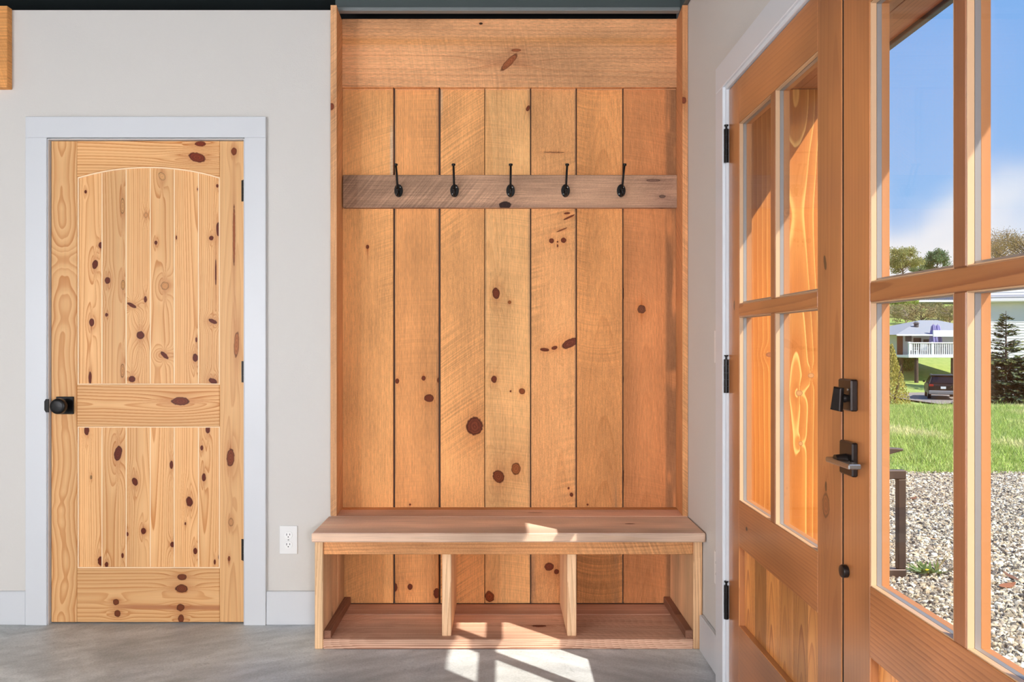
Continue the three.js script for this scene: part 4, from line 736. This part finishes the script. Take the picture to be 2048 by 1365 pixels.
{ // spruce beside the white house: whorls of drooping branches with needle sprays
  const d = 18.2, [x, , z] = at(2012, 800, d), y = ground(x, d), H = EYE + (688 - 622) * d / FOCAL - y, r = rng(404);
  const t = thing('spruce_tree', 'dark green young spruce with a sparse top before the white-sided house', 'tree', [x, y, z]);
  const wood_ = [cyl(0.045, 0.005, [0, 0, 0], [0, H, 0], 8)], nd = [], tips = [];
  for (let k = 0; k < 230; k++) {
    const f = Math.pow(k / 230, 1.25), yy = H * (0.03 + 0.93 * f), a = k * 2.399 + r() * 0.7, len = (f < 0.5 ? mix(0.95, 0.62, f / 0.5) : mix(0.52, 0.08, (f - 0.5) / 0.5)) * (0.65 + 0.6 * r());
    if (f > 0.48 && r() < 0.62) continue;
    const dx = Math.cos(a), dz = Math.sin(a), rise = (mix(0.0, 0.55, f) + (r() - 0.5) * 0.3) * len, sub = f > 0.6 ? 1 : 3;
    wood_.push(cyl(0.009, 0.003, [0, yy, 0], [dx * len, yy + rise, dz * len], 4, false));
    for (let b = 0; b < sub; b++) {
      const sa = a + (b - (sub - 1) / 2) * 0.75 + (r() - 0.5) * 0.3, u0 = sub === 1 ? 0.1 : 0.25 + 0.2 * r(), ex = Math.cos(sa), ez = Math.sin(sa), l2 = len * (sub === 1 ? 0.9 : 0.65), n = Math.round(l2 * 58) + 4;
      for (let q = 0; q < n; q++) {
        const u = q / n, c = [dx * len * u0 + ex * l2 * u, yy + rise * (u0 + u * 0.7) - 0.05 * u * u, dz * len * u0 + ez * l2 * u], s = (0.035 + 0.03 * r()) * (1 - 0.3 * u), sd = q % 2 ? 1 : -1, w = 0.009 + 0.006 * r();
        const out = [-ez * sd * 0.8 + ex * 0.6, (r() - 0.35) * 0.7, ex * sd * 0.8 + ez * 0.6], n1 = [out[0] * s, out[1] * s, out[2] * s];
        (u > 0.66 && r() < (f > 0.35 ? 0.8 : 0.3) ? tips : nd).push([[c[0] + n1[0] * 0.9, c[1] + n1[1] * 0.9, c[2] + n1[2] * 0.9], [ex * w, w * (r() - 0.5) * 3, ez * w], n1]);
      }
    }
  }
  for (let k = 0; k < 5200; k++) { // inner needles
    const f = Math.pow(r(), 1.5) * 0.5, R = (f < 0.5 ? mix(0.8, 0.5, f / 0.5) : mix(0.4, 0.12, (f - 0.5) / 0.3)) * Math.sqrt(r()), a = r() * 6.283, s = 0.05 + 0.03 * r(), o2 = r() * 6.283;
    nd.push([[Math.cos(a) * R, H * (0.02 + 0.93 * f) + 0.1 * (r() - 0.5), Math.sin(a) * R], [Math.cos(o2) * 0.016, 0.01 * (r() - 0.5), Math.sin(o2) * 0.016], [Math.cos(a) * s, (r() - 0.4) * s, Math.sin(a) * s]]);
  }
  part(t, 'trunk', wood_, bark); part(t, 'foliage', quads(nd), leafMat([58, 74, 48], 0.15)); part(t, 'new_growth', quads(tips), leafMat([132, 138, 76], 0.3), 'yellow-green branch tips');
}
{ // dandelion and fallen leaves on the gravel
  const [x, , z] = at(1858, 1150, 4.52), t = thing('dandelion', 'small weed with one yellow dandelion flower on the gravel', 'plant', [x, GY, z]), r = rng(9), lf = [], st = [];
  for (let i = 0; i < 46; i++) { const a = r() * 6.28, L = 0.05 + 0.07 * r(), w = 0.006 + 0.004 * r(), cx = (r() - 0.5) * 0.12, e = 0.012 + 0.03 * r(); lf.push([[cx + Math.cos(a) * L * 0.5, 0.012 + e * 0.5, Math.sin(a) * L * 0.5], [-Math.sin(a) * w, 0.002, Math.cos(a) * w], [Math.cos(a) * L * 0.45, e * 0.7, Math.sin(a) * L * 0.45]]); }
  part(t, 'foliage', quads(lf), leafMat([104, 132, 56]));
  for (let i = 0; i < 6; i++) { const a = r() * 1.2; st.push(cyl(0.0016, 0.001, [0.03, 0.01, 0], [0.05 + Math.sin(a) * 0.07, 0.09 + 0.05 * r(), (r() - 0.5) * 0.06], 5)); }
  part(t, 'stalk', st, std([170, 150, 100], 0.9));
  part(t, 'flower', [new THREE.SphereGeometry(0.012, 12, 8).scale(1, 0.5, 1).translate(-0.026, 0.036, 0.03), cyl(0.0015, 0.0015, [-0.01, 0.0, 0.02], [-0.026, 0.034, 0.03], 5)], std([240, 206, 40], 0.8));
  const leafG = (s) => { const sh = new THREE.Shape(); sh.moveTo(-s, 0); sh.quadraticCurveTo(-s * 0.3, s * 0.9, s, 0.1 * s); sh.quadraticCurveTo(0, -s * 0.7, -s, 0); const g = new THREE.ExtrudeGeometry(sh, { depth: 0.001, bevelEnabled: false, curveSegments: 8 }), p = g.attributes.position; for (let i = 0; i < p.count; i++) p.setZ(i, p.getZ(i) + 9 * p.getY(i) ** 2 + 4 * p.getX(i) ** 2); g.computeVertexNormals(); return g.rotateX(-Math.PI / 2); };
  [[1828, 1001, 0.04, 0.4, 'brown dry leaf on the gravel near the grass'], [2023, 1160, 0.05, 1.9, 'brown curled dry leaf on the gravel at the right, the farther of a close pair'], [2016, 1179, 0.055, 0.2, 'reddish-brown dry leaf on the gravel at the right, the nearer of a close pair'], [1864, 1082, 0.03, 2.6, 'small tan dry leaf on the gravel behind the dandelion']].forEach(([px, py, s, a, lab], i) => {
    const dd = (EYE - GY) * FOCAL / (py - 688), q = tag(part(scene, 'dry_leaf', leafG(s), std([[124, 84, 60], [118, 82, 62], [150, 96, 66], [168, 132, 92]][i], 0.9)), lab, 'leaf', 'dry leaves on the gravel'); q.position.set((px - 1000) * dd / FOCAL, GY + 0.014, -dd); q.rotation.set(0.15, a, 0.1); });
}

// ---- patio chair beside the door
{
  const c = thing('patio_chair', 'dark bronze metal patio chair with square side frames beside the door', 'chair', [2.262, GY, -4.45]), m = std([84, 72, 64], 0.4, { metalness: 0.5 }), b = (x0, x1, y0, y1, z0, z1) => box(x0, x1, y0, y1, z0, z1, 0.005);
  for (const z of [0, -0.62]) {
    part(c, 'side_frame', [b(-0.62, 0, 0.552, 0.602, z - 0.045, z), b(-0.045, 0, 0.05, 0.553, z - 0.043, z - 0.002), b(-0.62, 0, 0.0, 0.05, z - 0.045, z), b(-0.66, -0.615, 0.0, 0.602, z - 0.045, z)], m);
    part(c, 'armrest', extrude([[-0.66, 0.70], [-0.10, 0.69], [-0.02, 0.712], [-0.02, 0.722], [-0.12, 0.728], [-0.66, 0.728]], 0.055, 0.004).translate(0, 0, z - 0.05), m);
    part(c, 'arm_post', b(-0.64, -0.59, 0.602, 0.705, z - 0.04, z - 0.005), m);
  }
  for (let i = 0; i < 6; i++) part(c, 'seat_slat', b(-0.60 + i * 0.095, -0.53 + i * 0.095, 0.575, 0.59, -0.6205, -0.0445), m);
  for (let i = 0; i < 5; i++) part(c, 'back_slat', box(-0.035, 0.035, 0, 0.62, -0.008, 0.008, 0.004).rotateY(Math.PI / 2).rotateZ(0.22).translate(-0.62, 0.602, -0.085 - i * 0.122), m);
}

// ---- white-sided house on the right
{
  const w = thing('white_house', 'white house with horizontal siding and a shaded eave behind the spruce', 'house', [18.9, 0, -31]); w.rotation.y = -0.3;
  const L = 13, Y0 = -2.6, Y1 = 2.9, white = std([226, 224, 228], 0.7);
  part(w, 'wall', box(0.05, L, Y0, Y1, -0.05, -3, 0), white);
  for (let i = 0; i < 56; i++) part(w, 'siding_board', extrude([[0, 0], [0.02, 0], [0.006, 0.107], [0, 0.107]], L).rotateY(-Math.PI / 2).translate(L, Y0 + i * 0.105, -0.05), white);
  part(w, 'corner_trim', box(-0.02, 0.1, Y0, Y1, -0.2, 0.02, 0.01), white);
  part(w, 'roof', extrude([[-0.24, -0.14], [-0.24, -0.04], [1.4, 0.3], [3.2, -0.04], [3.2, -0.14], [1.4, 0.2]], L + 0.8).rotateY(Math.PI / 2).translate(-0.1, Y1 + 0.12, 0), std([150, 152, 154], 0.85));
  part(w, 'fascia', box(-0.1, L + 0.6, Y1 - 0.09, Y1 + 0.02, 0.24, 0.28, 0.01), white);
  part(w, 'soffit', box(-0.08, L + 0.5, Y1 - 0.12, Y1 - 0.08, 0.238, 0, 0.005), white);
}
// ---- deck house in the valley
{
  const d = 68, h = thing('deck_house', 'low grey-roofed house with a white railed deck on posts in the valley', 'house'), wht = std([226, 228, 230], 0.7), S = d / FOCAL, X = (p) => (p - 1000) * S, Y = (p) => EYE - (p - 688) * S;
  const bx = (a, b, y0, y1, z0, z1, c = 0.02) => box(X(a), X(b), Y(y0), Y(y1), -d - z0, -d - z1, c);
  part(h, 'deck_floor', bx(1817, 1985, 716, 711, 0, 3.2), wht);
  for (let i = 0; i < 38; i++) part(h, 'baluster', bx(1820 + i * 4.3, 1821.6 + i * 4.3, 711.5, 686.5, 0.05, 0.12, 0.005), wht);
  for (const p of [1818, 1864, 1910, 1956]) part(h, 'rail_post', bx(p, p + 3.4, 712, 684.5, 0.02, 0.18), wht);
  part(h, 'handrail', bx(1817, 1985, 687.5, 685.2, 0, 0.2), wht);
  part(h, 'bottom_rail', bx(1817, 1985, 710.4, 709.2, 0.03, 0.16), wht);
  const post = std([74, 62, 56], 0.9);
  for (const [p, z] of [[1833, 0.3], [1906, 0.3], [1833, 2.9], [1960, 0.3]]) part(h, 'support_post', [cyl(0.17, 0.15, [X(p + 3.5), ground(X(p), d) - 0.3, -d - z], [X(p + 3.5), Y(716.5), -d - z], 10)], post);
  part(h, 'wall', [bx(1840, 1990, 712, 668, 3.25, 9), ], std([206, 210, 210], 0.8));
  part(h, 'door', bx(1829 + 3, 1841 + 3, 711, 671, 3.2, 3.3), std([124, 76, 56], 0.7));
  part(h, 'window', [bx(1849, 1862, 683, 671.5, 3.18, 3.26)], std([74, 84, 92], 0.2));
  part(h, 'window', [bx(1866, 1882, 706, 676, 3.18, 3.26)], std([84, 66, 60], 0.3));
  part(h, 'window', [bx(1887, 1903, 690, 679, 3.18, 3.26)], std([70, 66, 66], 0.3));
  const zf = -d - 1.2, zr = -d - 7, zk = -d - 13, tri = (a, b, c) => [...a, ...b, ...c], rx = X(1926), lx = X(1806), ex = X(2040), ye = Y(669.5), yr = Y(636), yr2 = yr;
  const A = [lx, ye, zf], B = [ex, ye, zf], C = [ex, ye, zk], D = [lx, ye, zk], R = [rx, yr, zr], Q = [X(1965), yr2, zr], g = new THREE.BufferGeometry();
  g.setAttribute('position', new THREE.Float32BufferAttribute([...tri(A, B, Q), ...tri(A, Q, R), ...tri(B, C, Q), ...tri(C, D, R), ...tri(C, R, Q), ...tri(D, A, R), ...tri(A, D, C), ...tri(A, C, B)], 3)); g.computeVertexNormals();
  part(h, 'roof', g, std([150, 154, 158], 0.85, { side: THREE.DoubleSide }));
  part(h, 'fascia', bx(1806, 2040, 672, 669, 1.05, 1.2), wht);
  part(h, 'porch_roof', [box(X(1869), X(1985), Y(674), Y(661), zf + 0.9, zf + 1.0, 0.02)], std([222, 224, 228], 0.6), 'white flat porch fascia');
  part(h, 'vent', [cyl(0.2, 0.2, [X(1884), Y(652), -d - 4.2], [X(1884), Y(644.5), -d - 4.2], 10), cyl(0.3, 0.12, [X(1884), Y(645), -d - 4.2], [X(1884), Y(641.5), -d - 4.2], 10)], std([90, 88, 88], 0.8));
}
function parasol(name, label, px, base, top, d, color) { // closed parasol on a pole
  const [x, y, z] = at(px, base, d), h = (base - top) * d / FOCAL, t = thing(name, label, 'parasol', [x, y, z]);
  part(t, 'pole', cyl(0.03, 0.03, [0, 0, 0], [0, h, 0], 8), std([200, 196, 190], 0.5));
  const P = []; for (const [r, f] of [[0.05, 0.97], [0.16, 0.92], [0.24, 0.72], [0.30, 0.48], [0.34, 0.36], [0.05, 0.35]]) P.push(new THREE.Vector2(r, h * f));
  const g = new THREE.LatheGeometry(P.reverse(), 24), p = g.attributes.position; for (let i = 0; i < p.count; i++) { const a = Math.atan2(p.getZ(i), p.getX(i)), k = 1 + 0.28 * Math.cos(a * 6); p.setXYZ(i, p.getX(i) * k, p.getY(i), p.getZ(i) * k); } g.computeVertexNormals();
  part(t, 'canopy', g, std(color, 0.85, { side: THREE.DoubleSide })); part(t, 'foot', cyl(0.22, 0.2, [0, 0, 0], [0, 0.06, 0], 12), std([70, 70, 70], 0.7));
}
parasol('patio_parasol', 'closed purple parasol on the white deck, the left one of two', 1867, 711.2, 647.5, 69.4, [136, 132, 180]);
parasol('patio_parasol', 'closed purple parasol on the white deck, the right one of two', 1875.5, 711.2, 648, 69.9, [146, 142, 190]);
parasol('patio_parasol', 'closed white parasol beside the brown house on the far left', 1792, 694, 668, 86, [222, 216, 206]);
{ // furniture on the white deck
  const w = std([214, 216, 214], 0.6);
  [[1826, 'white patio chair at the left end of the white deck'], [1848, 'white patio chair next to the deck post on the white deck']].forEach(([px, lab]) => {
    const [x, y, z] = at(px, 711.1, 69), c = thing('deck_chair', lab, 'chair', [x, y, z], 'white chairs on the deck'); c.rotation.y = px < 1835 ? 0.6 : -0.4;
    part(c, 'seat', box(-0.27, 0.27, 0.40, 0.45, -0.27, 0.27, 0.01), w);
    part(c, 'backrest', box(-0.27, 0.27, 0.45, 0.98, -0.29, -0.24, 0.02), w);
    for (const a of [-0.24, 0.24]) for (const b of [-0.24, 0.24]) part(c, 'leg', box(a - 0.025, a + 0.025, 0, 0.4, b - 0.025, b + 0.025, 0.004), w);
    for (const a of [-0.29, 0.29]) part(c, 'armrest', box(a - 0.035, a + 0.035, 0.62, 0.66, -0.27, 0.26, 0.008), w);
  });
  const [x, y, z] = at(1881, 711.1, 69.5), t = thing('deck_table', 'dark patio table on the white deck right of the purple parasols', 'table', [x, y, z]), k = std([84, 84, 86], 0.6);
  part(t, 'top', cyl(0.55, 0.55, [0, 0.70, 0], [0, 0.74, 0], 24), k); for (let i = 0; i < 4; i++) { const a = i * 1.571 + 0.4; part(t, 'leg', cyl(0.025, 0.025, [Math.cos(a) * 0.42, 0, Math.sin(a) * 0.42], [Math.cos(a) * 0.4, 0.7, Math.sin(a) * 0.4], 8), k); }
}
{ // brown house at the left of the pane
  const d = 88, S = d / FOCAL, h = thing('brown_house', 'brown house with a railed wooden deck at the left edge of the door pane', 'house'), X = (p) => (p - 1000) * S, Y = (p) => EYE - (p - 688) * S, br = std([132, 104, 92], 0.85), bx = (a, b, y0, y1, z0, z1, c = 0.02) => box(X(a), X(b), Y(y0), Y(y1), -d - z0, -d - z1, c);
  part(h, 'wall', bx(1760, 1806, 700, 667, 1.6, 6), br);
  part(h, 'roof', extrude([[X(1756), Y(667)], [X(1812), Y(667)], [X(1809), Y(664)], [X(1790), Y(660)], [X(1756), Y(659)]], 6.6).translate(0, 0, -d - 7), std([142, 126, 118], 0.85));
  part(h, 'deck_floor', bx(1760, 1824, 702, 698, 0, 1.6), std([120, 92, 80], 0.9));
  part(h, 'handrail', [bx(1760, 1824, 687.5, 686.3, 0, 0.1), bx(1760, 1824, 692.5, 692, 0.02, 0.08), bx(1760, 1824, 695.5, 695, 0.02, 0.08)], std([112, 96, 92], 0.8));
  for (let i = 0; i < 5; i++) part(h, 'rail_post', bx(1768 + i * 12, 1769.6 + i * 12, 700, 686, 0, 0.1, 0.01), std([112, 96, 92], 0.8));
  part(h, 'window', bx(1796, 1803, 690, 672, 1.55, 1.65), std([90, 66, 56], 0.4));
  for (const p of [1766, 1790, 1818]) part(h, 'support_post', box(X(p), X(p + 2.4), ground(X(p), d) - 0.4, Y(702), -d - 0.4, -d - 0.6, 0.01), br);
}
{ // long metal roof far up the hill
  const d = 150, S = d / FOCAL, h = thing('hill_barn', 'long pale metal-roofed shed high on the hill under the horizontal door bar', 'building'), X = (p) => (p - 1000) * S, Y = (p) => EYE - (p - 688) * S;
  part(h, 'wall', box(X(1822), X(1985), Y(616), Y(604), -d - 1, -d - 9, 0.02), std([196, 200, 200], 0.8));
  const roof = new THREE.Group(); roof.name = 'roof'; h.add(roof);
  const slope = (a, b, lift, m, n) => part(roof, n, extrude([[0, 0], [0, 0.14], [7, 2.4], [7, 2.2]], X(b) - X(a)).rotateY(Math.PI / 2).translate(X(a), Y(602) + lift, -d), m);
  slope(1815, 1990, 0, std([186, 190, 194], 0.5, { metalness: 0.2 }), 'metal_sheet');
  for (let i = 0; i < 42; i++) slope(1818 + i * 4, 1819 + i * 4, 0.12, std([120, 122, 126], 0.6), 'seam');
  part(h, 'fascia', box(X(1815), X(1990), Y(604.5), Y(601), -d + 0.06, -d - 0.02, 0.01), std([228, 232, 236], 0.6));
}
// ---- parked car
{
  const d = 57.5, [x, , z] = at(1881, 800, d), c = thing('car', 'dark grey sport utility car parked below the white deck, seen from behind', 'car', [x, ground(x, d) + 0.13, z]);
  c.rotation.y = -0.43; // local +z is the rear of the car
  const paint = phys({ color: lin(22, 22, 25), roughness: 0.45, metalness: 0.2, specularIntensity: 0.6 }), dk = std([22, 22, 24], 0.6), gl = phys({ color: lin(20, 24, 28), roughness: 0.06, metalness: 0.2 });
  const arch = (s, cx) => { s.lineTo(cx + 0.4, 0.34); s.absarc(cx, 0.34, 0.4, 0, Math.PI, false); };
  const s = new THREE.Shape(); s.moveTo(2.3, 0.34); arch(s, 1.38); arch(s, -1.42); s.lineTo(-2.2, 0.36); s.lineTo(-2.28, 0.7); s.lineTo(-2.12, 0.92); s.lineTo(-0.95, 1.08); s.lineTo(2.12, 1.1); s.lineTo(2.32, 0.95); s.lineTo(2.34, 0.5); s.closePath();
  part(c, 'body', extrude(s, 1.84, 0.07, 3).translate(0, 0, -0.92).rotateY(-Math.PI / 2), paint);
  const loft = (y0, y1, w0, w1, za0, zb0, za1, zb1) => { const P = [[-w0, y0, za0], [w0, y0, za0], [w0, y0, zb0], [-w0, y0, zb0], [-w1, y1, za1], [w1, y1, za1], [w1, y1, zb1], [-w1, y1, zb1]], F = [[0, 1, 2, 3], [4, 7, 6, 5], [0, 4, 5, 1], [1, 5, 6, 2], [2, 6, 7, 3], [3, 7, 4, 0]], q = []; for (const f of F) for (const k of [0, 1, 2, 0, 2, 3]) q.push(...P[f[k]]); const g = new THREE.BufferGeometry(); g.setAttribute('position', new THREE.Float32BufferAttribute(q, 3)); g.computeVertexNormals(); return g; };
  part(c, 'cabin', loft(1.06, 1.62, 0.89, 0.66, -1.0, 2.16, -0.15, 1.78), Object.assign(gl.clone(), { side: THREE.DoubleSide }), 'dark glazed upper body');
  part(c, 'roof', box(-0.70, 0.70, 1.6, 1.67, -0.22, 1.92, 0.03), paint);
  part(c, 'pillar', [-1, 1].map((k) => cyl(0.055, 0.05, [k * 0.86, 1.08, 2.14], [k * 0.66, 1.63, 1.8], 8)), paint);
  part(c, 'rear_window', loft(1.12, 1.55, 0.74, 0.6, 2.13, 2.165, 1.86, 1.885), gl);
  for (const k of [-1, 1]) {
    part(c, 'tail_light', box(k * 0.60, k * 0.88, 0.9, 1.05, 2.28, 2.35, 0.02), std([150, 20, 24], 0.25));
    part(c, 'roof_rail', cyl(0.018, 0.018, [k * 0.62, 1.70, -0.1], [k * 0.62, 1.70, 1.75], 8), std([170, 172, 174], 0.3, { metalness: 0.8 }));
    part(c, 'mirror', box(k * 0.94, k * 1.08, 1.06, 1.2, -0.75, -0.62, 0.03), paint);
    for (const zz of [-1.42, 1.38]) { const w = part(c, 'wheel', cyl(0.345, 0.345, [k * 0.70, 0.345, zz], [k * 0.915, 0.345, zz], 28), dk); part(w, 'rim', cyl(0.22, 0.2, [k * 0.9, 0.345, zz], [k * 0.922, 0.345, zz], 20), std([150, 152, 156], 0.3, { metalness: 0.8 })); }
  }
  part(c, 'bumper', box(-0.9, 0.9, 0.36, 0.62, 2.2, 2.40, 0.05), std([120, 122, 126], 0.5), 'grey lower rear bumper');
  part(c, 'license_plate', box(-0.16, 0.16, 0.74, 0.9, 2.33, 2.352, 0.003), std([224, 228, 232], 0.5));
}
//END
renderer.render(scene, camera);
